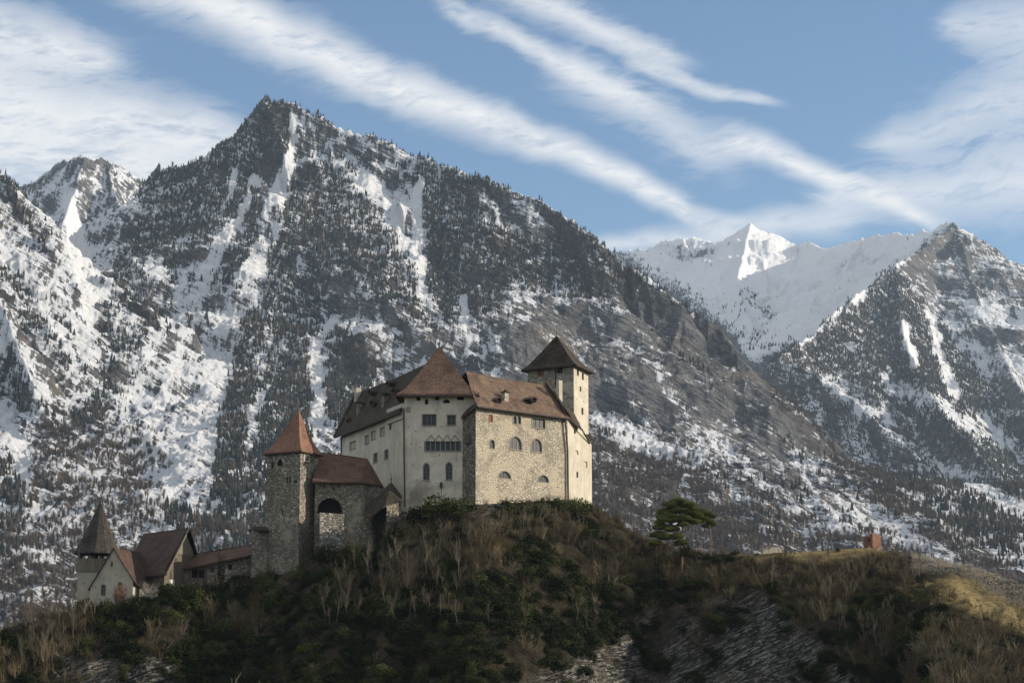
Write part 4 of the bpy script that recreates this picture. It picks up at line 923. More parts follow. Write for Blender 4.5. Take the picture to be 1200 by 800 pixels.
# lean-to roof plate on the right side
m = MB(); q0 = P(664, 487.5, 413.6); q1 = P(682, 502.5, 419.5); q2 = P(690.5, 520, 426.5)
m.slab([P(656, 470, 417), P(663, 487, 413.4), P(682.2, 502.5, 419.2), P(673, 484, 425)], .4); m.build('lean_to_roof', M['tiledark'], ht)
m = MB(); m.tube([P(682.2, 503, 419.6), P(691, 519.5, 426.6)], .16, 5); m.build('coping', M['eave'], ht)
m = MB(); hi = Vector((0, 0, .45)); side_ = Vector((dv2.x, dv2.y, 0)) * .55
m.slab([e1 + hi - side_, e1 + hi, r1 + hi + Vector((0, 0, .4)), r1 + hi + Vector((0, 0, .4)) - side_], .9); m.build('verge_coping', M['eave'], ht)
m = MB(); m.tube([e0 - Vector((0, 0, .3)) + Vector((o_.x, o_.y, 0)) * .12, e1 - Vector((0, 0, .3)) + Vector((o_.x, o_.y, 0)) * .12], .17, 6); m.build('gutter', M['metal'], ht)
pipe(ht, [P(661, 489, 412.9), P(663, 495, 413.4), P(665.3, 530, 414.0), P(666, 588, 414.0)], .2)
chimney(ht, 592, 470, 405, 1.1, 1.7, M['hall'], True, .8); chimney(ht, 655.5, 466, 419.5, 1.0, 3.6, M['gable'], False, .8)
dormer(ht, 584, 468.5, 401.5, 1.6, .6, M['tilehall'], M['dark'], .75); dormer(ht, 625, 467.5, 409.5, 1.7, .6, M['tilehall'], M['dark'], .75)
m = MB(); m.slab([P(540.3, 489, 399.4), P(557.8, 476, 395.2), P(560, 470, 397), P(543, 482, 401.2)], .3); m.build('side_rooflet', M['eave'], ht)
m = MB(); q = P(550, 519, 398); m.box(tuple(q), 1.5, 1.3, .25, -.6); m.box((q.x, q.y, q.z + .25), 1.3, 1.1, 1.1, -.6)
for sx_ in (-.6, 0, .6): m.tube([(q.x + sx_, q.y - .5, q.z + .2), (q.x + sx_ * .9, q.y + .3, q.z - .9)], .07, 4)
m.build('hanging_bay', M['board'], ht)

# ---------------- rear tower
tt_ = thing('square_tower', 'tall narrow stone tower with dark pyramid roof behind the right end of the castle', 'castle tower', P(665, 590, 435))
N_ = Vector(XY(672.5, 470, 429)); Lc = Vector(XY(618.5, 470, 435.5)); Rc = Vector(XY(689.5, 470, 439)); Bk = Lc + Rc - N_; zt = Z(672.5, 424, 429)
tw = Wall(Lc, N_, z0=BZ, z1=zt)
tw.window(633.7, 436.8, 6.5, 8.5, 'rect', 1, 2, 'shutter', 'board'); tw.window(655.8, 433.2, 6.5, 8.5, 'rect', 2, 2, 'dark', 'board')
for u, v in ((624, 448), (641, 443), (663, 447), (646, 455), (667, 462), (660, 432), (668, 437), (622, 438)): tw.hole(u, v, 1.2, 1.3, .3)
tw.emit(parent=tt_, do_build=False)
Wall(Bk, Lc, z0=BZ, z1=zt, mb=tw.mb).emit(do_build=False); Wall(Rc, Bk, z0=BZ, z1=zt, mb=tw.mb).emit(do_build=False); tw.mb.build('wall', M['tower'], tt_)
tr = Wall(N_, Rc, z0=BZ, z1=zt)
for u, v, w_, h_ in ((677.2, 436, 2.3, 8), (683, 441, 2.3, 8), (680.2, 455.6, 1.8, 6), (682.5, 481.7, 2.3, 8)): tr.window(u, v, w_, h_, 'rect', 1, 1, 'dark', 'frame')
for u, v in ((676, 467), (684, 470), (679, 495), (675, 448)): tr.hole(u, v, .9, 1.1, .3)
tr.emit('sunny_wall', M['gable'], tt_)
cx, cy = (Lc + Rc) / 2; m = MB(); E5 = []
ze = zt - .75
for p in (Lc, N_, Rc, Bk): d = (p - Vector((cx, cy))).normalized() * 1.5; E5.append((p.x + d.x, p.y + d.y, ze))
apx = P(652, 393, 434.5); pyramid_roof(m, E5, apx, .10, .10); m.build('roof', M['tiledark'], tt_); finial(tt_, apx, 1.2)
pipe(tt_, [P(651, 430, 431.4), P(651, 453, 431.4)], .14)

# ---------------- gate turret with the red roof
gt = thing('gate_turret', 'dark rubble stone turret with pointed orange red tiled roof left of the castle', 'castle tower', P(345, 670, 396))
N_ = Vector(XY(351.5, 560, 391.5)); Lc = Vector(XY(312.5, 560, 396.5)); Rc = Vector(XY(373.5, 560, 398.5)); Bk = Lc + Rc - N_; zt = Z(351.5, 526.5, 391.5)
tl = Wall(Lc, N_, outline=[(-1.3, 12), ((N_ - Lc).length + .0, 12), ((N_ - Lc).length, zt), (0, zt), (0, 30)])
tl.window(319, 545, 2.6, 8.5, 'rect', 1, 1, 'dark', 'eave'); tl.window(328, 542, 6, 8, 'round', 1, 1, 'dark', 'eave'); tl.window(336.4, 562, 1.9, 7, 'rect', 1, 1, 'dark', 'eave'); tl.window(339.8, 562, 1.9, 7, 'rect', 1, 1, 'dark', 'eave'); tl.window(346.6, 564, 2.6, 3.6, 'rect', 1, 1, 'dark', 'eave'); tl.window(330.6, 600, 1.8, 5, 'rect', 1, 1, 'dark', 'eave')
for u, v in ((318, 558), (325, 574), (341, 580), (320, 590), (344, 602), (335, 618), (322, 622), (346, 541)): tl.hole(u, v, 1, 1, .3)
tl.emit(parent=gt, do_build=False)
tr = Wall(N_, Rc, z0=12, z1=zt, mb=tl.mb)
tr.window(359.5, 536.5, 5.4, 7, 'rect', 2, 1, 'glass', 'white', surround='white'); tr.hole(366, 560, 1.2, 1.6, .3)
tl.wins = []; tr.emit('wall', M['turret'], gt)
m2 = MB(); Wall(Bk, Lc, z0=12, z1=zt, mb=m2).emit(do_build=False); Wall(Rc, Bk, z0=12, z1=zt, mb=m2).emit(do_build=False); m2.build('rear_wall', M['turret'], gt)
cx, cy = (Lc + Rc) / 2; m = MB(); E5 = []
for p in (Lc, N_, Rc, Bk): d = (p - Vector((cx, cy))).normalized() * .75; E5.append((p.x + d.x, p.y + d.y, zt - .1))
apx = P(350, 479, 397); pyramid_roof(m, E5, apx, .20, .16); m.build('roof', M['tilered'], gt); finial(gt, apx, 1.3)
m = MB()
for i in range(4): a, b_ = Vector(E5[i]), Vector(E5[(i + 1) % 4]); m.tube([a - Vector((0, 0, .36)), b_ - Vector((0, 0, .36))], .12, 4)
m.build('gutter', M['eave'], gt)

# ---------------- gatehouse between turret and wing
gh = thing('gatehouse', 'low stone gatehouse with deep red hipped roof and wide dark arch beside the turret', 'gatehouse', P(405, 636, 396))
w0 = XY(369, 580, 394.2); w1 = XY(423, 580, 396); w2 = XY(449, 580, 403); zt = Z(400, 565, 395)
gw = Wall(w0, w1, z0=15, z1=zt)
gw.window(386.8, 592.5, 29, 19, 'round', 1, 1, 'dark', 'eave', 2.2); gw.window(380, 568.5, 2, 3.6, 'rect', 1, 1, 'dark', 'eave'); gw.window(391, 571.5, 2, 3.6, 'rect', 1, 1, 'dark', 'eave')
for u, v in ((408, 580), (416, 590), (407, 599)): gw.hole(u, v, 1, 1.2, .3)
gw.emit('wall', M['turret'], gh)
g2 = Wall(w1, w2, z0=15, z1=zt); g2.hole(436, 585, 1.5, 2, .3); g2.emit('side_wall', M['turret'], gh)
m = MB(); zq = [P(366, 558, 393), P(423.5, 569, 395), P(448.5, 568, 402.6), P(374.5, 529, 401), P(430.6, 537, 404)]
ze = (zq[0].z + zq[1].z + zq[2].z) / 3
sag_roof(m, (zq[0].x, zq[0].y, ze), (zq[1].x, zq[1].y, ze), zq[4], zq[3], .3, 12, 6, .2, 8, .5); m.slab([(zq[1].x, zq[1].y, ze), (zq[2].x, zq[2].y, ze), tuple(zq[4])], .3)
bkp = (zq[3].x, zq[3].y + 8, ze); bkq = (zq[2].x, zq[2].y + 4, ze); m.slab([bkq, bkp, zq[3], zq[4]], .3); m.slab([(zq[2].x, zq[2].y, ze), bkq, tuple(zq[4])], .3)
m.build('roof', M['tilegate'], gh)
m = MB(); m.tube([(zq[0].x, zq[0].y, ze - .3), (zq[1].x, zq[1].y, ze - .3), (zq[2].x, zq[2].y, ze - .3)], .12, 4); m.build('gutter', M['eave'], gh)

# ---------------- terrace bastion and stair shelter
bt = thing('terrace_bastion', 'pale limestone retaining bastion catching the sun below the wide dark arch', 'wall', P(388, 636, 390))
m = MB(); c0, c1, c2, c3 = XY(374.5, 615, 387.6), XY(403, 615, 391.2), XY(470, 610, 396), XY(470, 600, 399.5)
zt = Z(388, 601.5, 390)
Wall(c0, c1, z0=12, z1=zt, mb=m).emit(do_build=False); m.poly([(c0[0], c0[1], 12), (c0[0], c0[1] + 4.4, 12), (c0[0], c0[1] + 4.4, zt), (c0[0], c0[1], zt)][::-1]); m.poly([(c0[0], c0[1], zt), (c1[0], c1[1], zt), (c1[0], c1[1] + 4.6, zt), (c0[0], c0[1] + 4.2, zt)])
m.poly([(c1[0], c1[1], 12), (c1[0], c1[1] + 6.0, 12), (c1[0], c1[1] + 6.0, zt), (c1[0], c1[1], zt)])
m.build('wall', M['verd'], bt)
rt = thing('retaining_wall', 'rough dark retaining wall between the bastion and the keep', 'wall', P(436, 636, 394))
d1 = XY(403.5, 610, 392); d2 = XY(474, 606, 397.5); L = math.dist(d1, d2)
Wall(d1, d2, outline=[(0, 14), (L, 14), (L, Z(474, 598, 397)), (L * .62, Z(447, 600, 395)), (L * .5, Z(437, 605, 394.5)), (0, Z(404, 604, 392))]).emit('wall', M['turret'], rt)
stt = thing('stair_shelter', 'small dark pointed roof over a stair entrance against the keep foot', 'stair shelter', P(455, 600, 394))
m = MB(); ap = P(458.7, 564.5, 396.5); m.slab([P(452, 590, 392), P(471.5, 585.5, 395), ap], .25); m.slab([P(471.5, 585.5, 395), P(470.5, 580, 399.5), ap], .25); m.slab([P(427.5, 605, 392.5), P(434, 605.5, 391.5), P(452, 590, 392), ap, P(450, 572, 397.5)], .3)
sr = m.build('roof', M['tiledark'], stt); finial(stt, ap, 1.7)
m = MB(); a, b_, c = XY(453, 592, 392.6), XY(470.5, 592, 395.5), XY(437, 600, 393.2); m.poly([(a[0], a[1], 26), (b_[0], b_[1], 26), (b_[0], b_[1], Z(470, 586, 395.4)), (a[0], a[1], Z(453, 590.5, 392.6))]); m.build('wall', M['side'], stt)
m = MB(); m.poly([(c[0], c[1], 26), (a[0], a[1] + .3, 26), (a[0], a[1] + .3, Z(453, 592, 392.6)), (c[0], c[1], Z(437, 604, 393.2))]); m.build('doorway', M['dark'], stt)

# ---------------- walls and covered way down to the chapel
st_ = thing('stub_wall', 'rough stone wall stub with narrow dark roof adjoining the turret on its left', 'wall', P(303, 668, 394))
sw_ = Wall(XY(294.5, 640, 393.5), XY(313, 640, 395.2), z0=10, z1=Z(303, 621.5, 394)); sw_.emit('wall', M['turret'], st_)
m = MB(); m.box((P(303, 622, 395).x, 395.2, P(303, 622, 395).z - .15), 3.6, 2.6, .35); m.poly([P(293.5, 622, 394), P(313, 620, 395.6), P(313, 616, 397), P(297, 617, 396.5)]); m.build('roof', M['tiledark'], st_)
cw = thing('covered_way', 'long low covered passage with dark red roof between the barn and the turret', 'covered passage', P(252, 680, 394))
a0, a1 = XY(208, 670, 391), XY(297, 660, 396); L = math.dist(a0, a1)
Pw = Wall(a0, a1, outline=[(0, 5), (L, 5), (L, Z(297, 650, 396)), (0, Z(208, 666, 391))])
sA = Pw.uv(243, 675)[0]
pw1 = Wall(a0, Pw.at(sA, 0)[:2], outline=[(0, 5), (sA, 5), (sA, Z(243, 660.5, 393)), (0, Z(208, 666.5, 391))]); pw1.window(216, 674.5, 11, 7, 'rect', 1, 1, 'paleboard', 'board', .2); pw1.window(232.5, 672, 16, 10, 'rect', 2, 1, 'dark', 'board', .4); pw1.emit('timber_wall', M['board'], cw)
a_ = Pw.at(sA, 0)[:2]; Ls = math.dist(a_, a1)
pw2 = Wall(a_, a1, outline=[(0, 5), (Ls, 5), (Ls, Z(297, 651, 396)), (0, Z(243, 661, 393))]); pw2.window(249, 667.5, 5, 7, 'rect', 1, 1, 'dark', 'frame'); pw2.window(270, 664, 5, 7.5, 'rect', 1, 1, 'dark', 'frame'); pw2.emit('wall', M['turret'], cw)
m = MB(); sag_roof(m, P(206, 666.5, 389.8), P(298, 648.5, 395), P(298, 637, 401), P(213, 650.5, 396.5), .3, 14, 4, .25, 12, .2); m.slab([P(298, 637, 401), P(298, 637, 401) + Vector((0, 5, -3)), P(213, 650.5, 396.5) + Vector((0, 5, -3)), P(213, 650.5, 396.5)], .25); m.build('roof', M['tilegate'], cw)

# ---------------- barn
br_ = thing('barn', 'timber barn with steep red brown roof standing between chapel and covered passage', 'barn', P(200, 690, 390))
E1 = P(190, 672, 380); E2 = P(226.5, 648, 396); R1 = P(217, 618, 392); R0 = P(168, 627, 408); dR = R0 - R1; dR.z = 0
g0 = Vector((E1.x, E1.y)); g1 = Vector((E2.x, E2.y)); L = (g1 - g0).length; sR, _ = hit(217, 618, g0, g1)
i0, i1 = .6, L - .4
gw_ = Wall(g0 + (g1 - g0).normalized() * 1.2, g1, outline=[(0, 5), (L - 1.4, 5), (L - 1.4, E2.z - .2), (sR - 1.2, R1.z - .9), (0, E1.z + .9)]); gw_.window(201.5, 683, 7.5, 10, 'rect', 1, 1, 'white', 'frame', .15); gw_.window(205, 655, 4, 3, 'rect', 1, 1, 'dark', 'board', .2); gw_.emit('gable_boards', M['board'], br_)
up = MB(); d_ = (g1 - g0).normalized(); nn = Vector((d_.y, -d_.x)) * .12
def gp(s_, z): q = g0 + d_ * s_ + nn; return (q.x, q.y, z)
zb = Z(214, 650, 391); up.poly([gp(sR - (R1.z - .9 - zb) * (sR - 1.2) / (R1.z - E1.z - 1.8) , zb), gp(L - .5, zb + .1), gp(L - .3, E2.z + .2), gp(sR, R1.z - 1.0)]); up.build('upper_boards', M['paleboard'], br_)
m = MB(); ov = Vector((nn.x, nn.y, 0)).normalized() * .9
sag_roof(m, E1 + dR, E1 + ov, R1 + ov, R1 + dR, .28, 10, 6, .2, 15, .5); m.slab([R1 + ov, E2 + ov, E2 + dR, R1 + dR], .28); m.build('roof', M['tilechapel'], br_)
m = MB(); m.slab([R1 + ov * 1.1 + Vector((0, 0, .12)), E1 + ov * 1.1 + Vector((0, 0, .12)), E1 + ov * .8, R1 + ov * .8], .35); m.build('bargeboard', M['paleboard'], br_)
m = MB(); q0 = Vector((E1.x, E1.y)) + d_ * 1.2; q1 = q0 + Vector((dR.x, dR.y)); m.poly([(q1.x, q1.y, 5), (q0.x, q0.y, 5), (q0.x, q0.y, E1.z + .8), (q1.x, q1.y, E1.z + .8)]); q2 = Vector((E2.x, E2.y)); q3 = q2 + Vector((dR.x, dR.y)); m.poly([(q2.x, q2.y, 5), (q3.x, q3.y, 5), (q3.x, q3.y, E2.z - .2), (q2.x, q2.y, E2.z - .2)]); m.build('wall', M['board'], br_)

# ---------------- chapel with its bell tower
ch = thing('chapel', 'plastered chapel with plain gable and steep brown roof at the left end of the hill', 'chapel', P(130, 708, 384))
E_l = P(105.5, 688, 380.5); E_r = P(156, 679, 379.5); Ra = P(133.6, 641, 380); Rb = P(166, 647.5, 396); dR = Rb - Ra; dR.z = 0
g0 = Vector((E_l.x, E_l.y)); g1 = Vector((E_r.x, E_r.y)); L = (g1 - g0).length; sR, zR = hit(133.6, 641, g0, g1)
cwl = Wall(g0, g1, outline=[(0, 0), (L, 0), (L, E_r.z + .1), (sR, zR), (0, E_l.z)])
cwl.window(131, 660.6, 2.2, 6.5, 'rect', 1, 1, 'dark', 'frame'); cwl.window(121, 691, 5, 12.5, 'round', 2, 3, surround='frame'); cwl.window(140.5, 686.5, 5.5, 10, 'round', 2, 2, 'shutter', 'frame'); cwl.window(103.8 + 3, 703.6, 0.8, 7, 'rect', 1, 1, 'dark', 'frame') if False else None
for u, v in ((135.8, 673.5), (122, 677), (147, 690), (112, 688)): cwl.hole(u, v, 1.2, 1.2, .3)
cwl.emit(parent=ch, do_build=False); q0, q1 = g1, g1 + Vector((dR.x, dR.y))
Wall(q0, q1, z0=0, z1=E_r.z, mb=cwl.mb).emit(do_build=False); Wall(g0 + Vector((dR.x, dR.y)), g0, z0=0, z1=E_l.z - .1, mb=cwl.mb).emit(do_build=False)
cwl.mb.build('wall', M['chapel'], ch)
m = MB(); ov = Vector((0, -.35, 0)); lo = Vector((.7, 0, -.75))
sag_roof(m, E_r + ov + lo, E_r + dR + lo + Vector((.8, 0, 0)), Ra + dR, Ra + ov, .25, 8, 6, .15, 18, .4); m.slab([Ra + ov, Ra + dR, E_l + dR - Vector((.3, 0, .3)), E_l + ov - Vector((.3, 0, .3))], .25); m.build('roof', M['tilechapel'], ch)
m = MB(); q0 = P(156.5, 690, 380.5); q1 = P(173, 690, 386); m.poly([(q0.x, q0.y, 5), (q1.x, q1.y, 5), (q1.x, q1.y, Z(173, 684, 386)), (q0.x, q0.y, Z(156.5, 679, 380.5))]); m.build('side_boards', M['paleboard'], ch)
lc = thing('limestone_wall', 'pale limestone yard wall at the chapel corner below the barn', 'wall', P(178, 705, 380))
Wall(XY(163, 695, 378.5), XY(190, 695, 381.5), z0=3, z1=Z(176, 690, 380)).emit('wall', M['verd'], lc)
bl = thing('bell_tower', 'chapel bell tower with tall grey shingled spire and open wooden belfry', 'bell tower', P(108, 710, 387))
cxy = Vector((P(112.5, 660, 388).x, 388.0)); hw_ = 3.05; rot = .12
def sq(h, r_=rot, c=cxy): return [Vector((c.x + x * h * math.cos(r_) - y * h * math.sin(r_), c.y + x * h * math.sin(r_) + y * h * math.cos(r_))) for x, y in ((-1, -1), (1, -1), (1, 1), (-1, 1))]
S = sq(hw_); zt = Z(108, 668, 385); m = None
for i in range(4):
    w_ = Wall(S[i], S[(i + 1) % 4], z0=0, z1=zt, mb=m); m = w_.mb
    if i == 0: w_.window(103.6, 703.6, 4, 8.5, 'round', 1, 1, 'dark', 'frame'); w_.hole(98, 683.5, 1.5, 1.5, .3)
    w_.emit('wall', M['chapel'], bl, do_build=(i == 3))
    if i == 0:
        ww0 = w_
zb1 = Z(108, 654, 385); m = MB(); S2 = sq(hw_ + .18)
for i in range(4): a, b_ = S2[i], S2[(i + 1) % 4]; m.slab([(a.x, a.y, zb1), (b_.x, b_.y, zb1), ((b_.x + (cxy.x - b_.x) * .06), b_.y + (cxy.y - b_.y) * .06, zb1), (a.x + (cxy.x - a.x) * .06, a.y + (cxy.y - a.y) * .06, zb1)], zb1 - zt + .25)
m.build('belfry_parapet', M['paleboard'], bl)
ze = Z(108, 646, 384)
S3 = sq(hw_ - .12)
for i in range(4):
    a, b_ = S3[i], S3[(i + 1) % 4]
    for k in range(3):
        p = a.lerp(b_, k / 3); pm = MB(); pm.box((p.x, p.y, zb1 - .3), .34, .34, ze - zb1 + .9, rot); pm.build('belfry_post', M['board'], bl)
m = MB(); p = cxy; m.box((p.x, p.y, zt - .5), 4.9, 4.9, .5, rot); m.box((p.x, p.y, zb1 + .9), .25, 5, .3, rot); m.build('belfry_floor', M['eave'], bl)
m = MB()
for z_, r_ in ((1.3, .15), (1.2, .35), (.75, .42), (.35, .6), (.3, .62)): pass
m.tube([(p.x, p.y, zb1 + 1.0), (p.x, p.y, zb1 + .85), (p.x, p.y, zb1 + .4), (p.x, p.y, zb1 + .1)], [.15, .36, .42, .62], 12); m.build('bell', M['metal'], bl)
m = MB(); ring = []
for k in range(12): a = 2 * math.pi * k / 12 + rot; ring.append((cxy.x + .1 + math.cos(a) * 4.45, cxy.y + math.sin(a) * 4.45, ze - .05))
apx = P(118, 587, 388); pyramid_roof(m, ring, apx, .07, .10, 12, .25, .02); m.build('spire', M['shingle'], bl); finial(bl, apx, 1.1)

# ---------------- brick ruin and low walls on the hilltop
ru = thing('brick_ruin', 'small roofless red brick ruin standing on the grassy hilltop at right', 'ruin', P(1022, 641, 404))
N_ = Vector(XY(1022.5, 632, 402)); Lc = Vector(XY(1012.5, 632, 404.5)); Rc = Vector(XY(1032.3, 632, 404.5)); Bk = Lc + Rc - N_; zb = Z(1022, 645, 402); zt = Z(1022, 625, 402)
L = (N_ - Lc).length
wl = Wall(Lc, N_, outline=[(0, zb), (L, zb), (L, zt), (L * .7, zt + .1), (L * .62, zt - .5), (L * .3, zt - .2), (0, zt - .7)]); wl.window(1018.3, 632.5, 2.6, 4.5, 'rect', 1, 1, 'dark', 'brick'); wl.emit('front_wall', M['brick'], ru)
L2 = (Rc - N_).length; Wall(N_, Rc, outline=[(0, zb), (L2, zb), (L2, zt - .3), (L2 * .55, zt - .1), (L2 * .5, zt + .1), (0, zt)]).emit('side_wall', M['brick'], ru)
m = MB()
for a, b_ in ((Rc, Bk), (Bk, Lc)): m.poly([(a.x, a.y, zb), (b_.x, b_.y, zb), (b_.x, b_.y, zt - .6), (a.x, a.y, zt - .4)])
m.build('rear_wall', M['brick'], ru)
def low_wall(name, pts, h, th, mat, label, cat='wall'):
    m = MB(); pts = [Vector(p) for p in pts]
    for a, b_ in zip(pts[:-1], pts[1:]):
        n = 5
        for k in range(n):
            p = a.lerp(b_, k / n); q = a.lerp(b_, (k + 1) / n); p.z += hr.uniform(-.05, .05); s_ = Vector(((q - p).y, -(q - p).x, 0)).normalized() * th
            m.slab([p - s_ / 2 + Vector((0, 0, h)), q - s_ / 2 + Vector((0, 0, h)), q + s_ / 2 + Vector((0, 0, h)), p + s_ / 2 + Vector((0, 0, h))][::-1], h + .8)
    return tag(m.build(name, mat, loc=tuple(pts[0])), label, cat)
low_wall('low_wall', [P(893, 644, 397), P(906, 642.8, 398), P(917, 642.5, 399)], .32, .7, M['chapel'], 'short pale low wall on the grass edge right of the pine', 'wall')
low_wall('terrace_wall', [P(1074, 655, 397), P(1082, 655.5, 397), P(1092, 657.5, 396.5)], .6, .7, M['gable'], 'pale stone terrace wall at the top of the vineyard slope', 'wall')
# ================================================================ vegetation on the hill
def twig_mat(name, c0, c1, c2=None):
    m, nt, b = material(name, .9, .12); oi = nt.new('ShaderNodeObjectInfo').outputs['Random']; p = nt.new('ShaderNodeNewGeometry').outputs['Position']
    c = nt.mix(nt.math('ADD', nt.math('MULTIPLY', oi, .6), nt.math('MULTIPLY', nt.noise(p, .25, 3), .4)), c4(c0), c4(c1))
    if c2: c = nt.mix(nt.ramp(nt.math('FRACT', nt.math('MULTIPLY', oi, 7.3)), .8, .9), c, c4(c2))
    nt.l.new(c, b.inputs['Base Color']); return m
M_twig = twig_mat('brown_twigs', (.034, .029, .017), (.130, .102, .058), (.21, .175, .11))
M_dead = twig_mat('dry_pale_growth', (.085, .070, .038), (.20, .158, .09))
M_bark = twig_mat('grey_bark', (.07, .058, .042), (.19, .16, .12)); M_palebark = twig_mat('pale_bark', (.20, .18, .14), (.34, .30, .24))
M_ivy = twig_mat('evergreen_leaves', (.007, .011, .005), (.028, .038, .012), (.055, .068, .02))
M_ivy2 = twig_mat('olive_leaves', (.030, .040, .012), (.085, .095, .028)); M_pine = twig_mat('pine_needles', (.060, .085, .022), (.17, .185, .055)); M_pinebark = twig_mat('pine_bark', (.11, .072, .05), (.24, .16, .11))
class TW(MB):
    def stick(s, a, b, r0, r1, sides=3):
        a, b = Vector(a), Vector(b); d = (b - a).normalized(); x = d.cross(Vector((.31, .2, .93))).normalized(); y = d.cross(x); k = len(s.v)
        for p, r in ((a, r0), (b, r1)):
            for i in range(sides): t = 2 * math.pi * i / sides; s.v.append(tuple(p + (x * math.cos(t) + y * math.sin(t)) * r))
        for i in range(sides): j = (i + 1) % sides; s.f.append((k + i, k + j, k + sides + j, k + sides + i))
    def mesh(s, name, mat):
        me = bpy.data.meshes.new(name); me.from_pydata(s.v, [], s.f); me.materials.append(mat); return me
def shrub(seed, n=46, h=3.0, spread=.55, mat=None, thick=.026, name='bare_shrub'):
    r = random.Random(seed); m = TW()
    for k in range(n):
        a = r.uniform(0, 6.283); q = r.random() ** .7 * .5; p = Vector((math.cos(a) * q, math.sin(a) * q, -.2)); L = h * r.uniform(.55, 1.0)
        dr = Vector((math.cos(a) * spread * r.uniform(.2, 1), math.sin(a) * spread * r.uniform(.2, 1), 1)).normalized(); th = thick * r.uniform(.7, 1.2)
        segs = 3; prev = p; d = dr
        for i in range(segs):
            nx = prev + d * L / segs; m.stick(prev, nx, th * (1 - i / segs * .7), th * (1 - (i + 1) / segs * .7)); 
            for _ in range(2 if i else 1):
                t = prev.lerp(nx, r.random()); dd = (d + Vector((r.uniform(-1, 1), r.uniform(-1, 1), r.uniform(-.1, .8))) * .8).normalized(); e = t + dd * L * r.uniform(.12, .3)
                m.stick(t, e, th * .62, th * .34)
                if r.random() < .5: e2 = e + (dd + Vector((r.uniform(-1, 1), r.uniform(-1, 1), r.uniform(0, 1))) * .7).normalized() * L * .12; m.stick(e, e2, th * .3, th * .2)
            prev = nx; d = (d + Vector((r.uniform(-.25, .25), r.uniform(-.25, .25), r.uniform(-.05, .25)))).normalized()
    return m.mesh(name, mat)
def leafmass(seed, n=900, rx=1.5, rz=1.1, size=.16, mat=None, name='evergreen_bush', lobes=7):
    r = random.Random(seed); m = TW(); L = [(Vector((r.uniform(-.6, .6) * rx, r.uniform(-.6, .6) * rx, r.uniform(.15, .8) * rz)), r.uniform(.35, .7) * rx) for _ in range(lobes)]
    for k in range(n):
        c, q = r.choice(L); d = Vector((r.gauss(0, 1), r.gauss(0, 1), r.gauss(0, 1))).normalized() * q * r.random() ** .35; d.z *= rz / rx; p = c + d
        a = Vector((r.gauss(0, 1), r.gauss(0, 1), r.gauss(0, .6))).normalized() * size * r.uniform(.6, 1.3); b = Vector((r.gauss(0, 1), r.gauss(0, 1), r.gauss(0, 1))).cross(a).normalized() * size * .5
        m.poly([p - a, p - b, p + a, p + b])
    return m.mesh(name, mat)
SHR = [shrub(1, 20, mat=M_twig, thick=.036), shrub(2, 24, 2.4, .8, M_twig, .034), shrub(3, 14, 4.2, .35, M_twig, .042), shrub(4, 26, 2.0, 1.0, M_twig, .03), shrub(5, 30, 1.6, .9, M_dead, .026), shrub(6, 12, 4.6, .4, M_dead, .04), shrub(7, 10, 5.0, .5, M_bark, .05)]
IVY = [leafmass(11, mat=M_ivy), leafmass(12, 1100, 1.9, 1.5, .17, M_ivy, lobes=9), leafmass(13, 800, 1.2, 1.9, .15, M_ivy)]
r = np.random.default_rng(40)
def hill_scatter(name, n, dens, protos, hs, seed, label, weights=None, d0=-1.5, d1=75, sink=.15):
    r = np.random.default_rng(seed); X = r.uniform(-112, 116, n); Y = r.uniform(320, 432, n); z, d, cl, vi = hill(X, Y); u, v = proj(X, Y, z)
    pr = dens(X, Y, z, d, cl, vi, u, v); k = (r.random(n) < pr) & (d > d0) & (d < d1) & (v < 860); X, Y, z, d = X[k], Y[k], z[k], d[k]
    print(name, len(X)); s = r.uniform(*hs, len(X)) * np.where(proj(X, Y, z)[0] < 320, 1.05, .60 + .40 * sstep(d, 2, 11)) * (1 - .45 * sstep(proj(X, Y, z)[0], 1085, 1120) * (d < 32)); sc = np.stack([s * r.uniform(.8, 1.25, len(X)), s * r.uniform(.8, 1.25, len(X)), s * r.uniform(.75, 1.2, len(X))], 1)
    rot = np.stack([r.normal(0, .26, len(X)) + .12, r.normal(0, .26, len(X)), r.uniform(0, 6.28, len(X))], 1)
    pick = r.choice(len(protos), len(X), p=weights) if weights else None
    o = scatter(name, np.stack([X, Y, z - sink], 1), sc, rot, protos, seed, rvar=pick); o['label'] = label; return o
def evergreen(X, Y): return fbm(X / 11 + 4, Y / 9 + 2, 4)
def keepout(X, Y, u, v, d):
    """nothing grows inside the buildings"""
    return ((u > 84) & (u < 300) & (d < .8)) | ((u > 296) & (u < 375) & (Y > 389)) | ((u > 372) & (u < 475) & (Y > 388.5)) | ((u > 470) & (u < 700) & (d < .4))
def rockk(X, Y, d, cl): return cl * sstep(fbm(X / 14, Y / 14, 4), -.5, -.1)
def dens_shrub(X, Y, z, d, cl, vi, u, v):
    ev = evergreen(X, Y) + .30 * sstep(u, 500, 300) * sstep(u, 60, 150) + .42 * sstep(d, 12, 28) * sstep(u, 1150, 950)
    p = .95 * sstep(ev, .28, .02) * (1 - .93 * rockk(X, Y, d, cl)) * (1 - vi * sstep(d, 16, 12))
    gr = ((u > 870) & (u < 1040) & (d < 3)) | ((u > 1068) & (d < 23)); return p * np.where(gr, .04, 1) * ~keepout(X, Y, u, v, d)
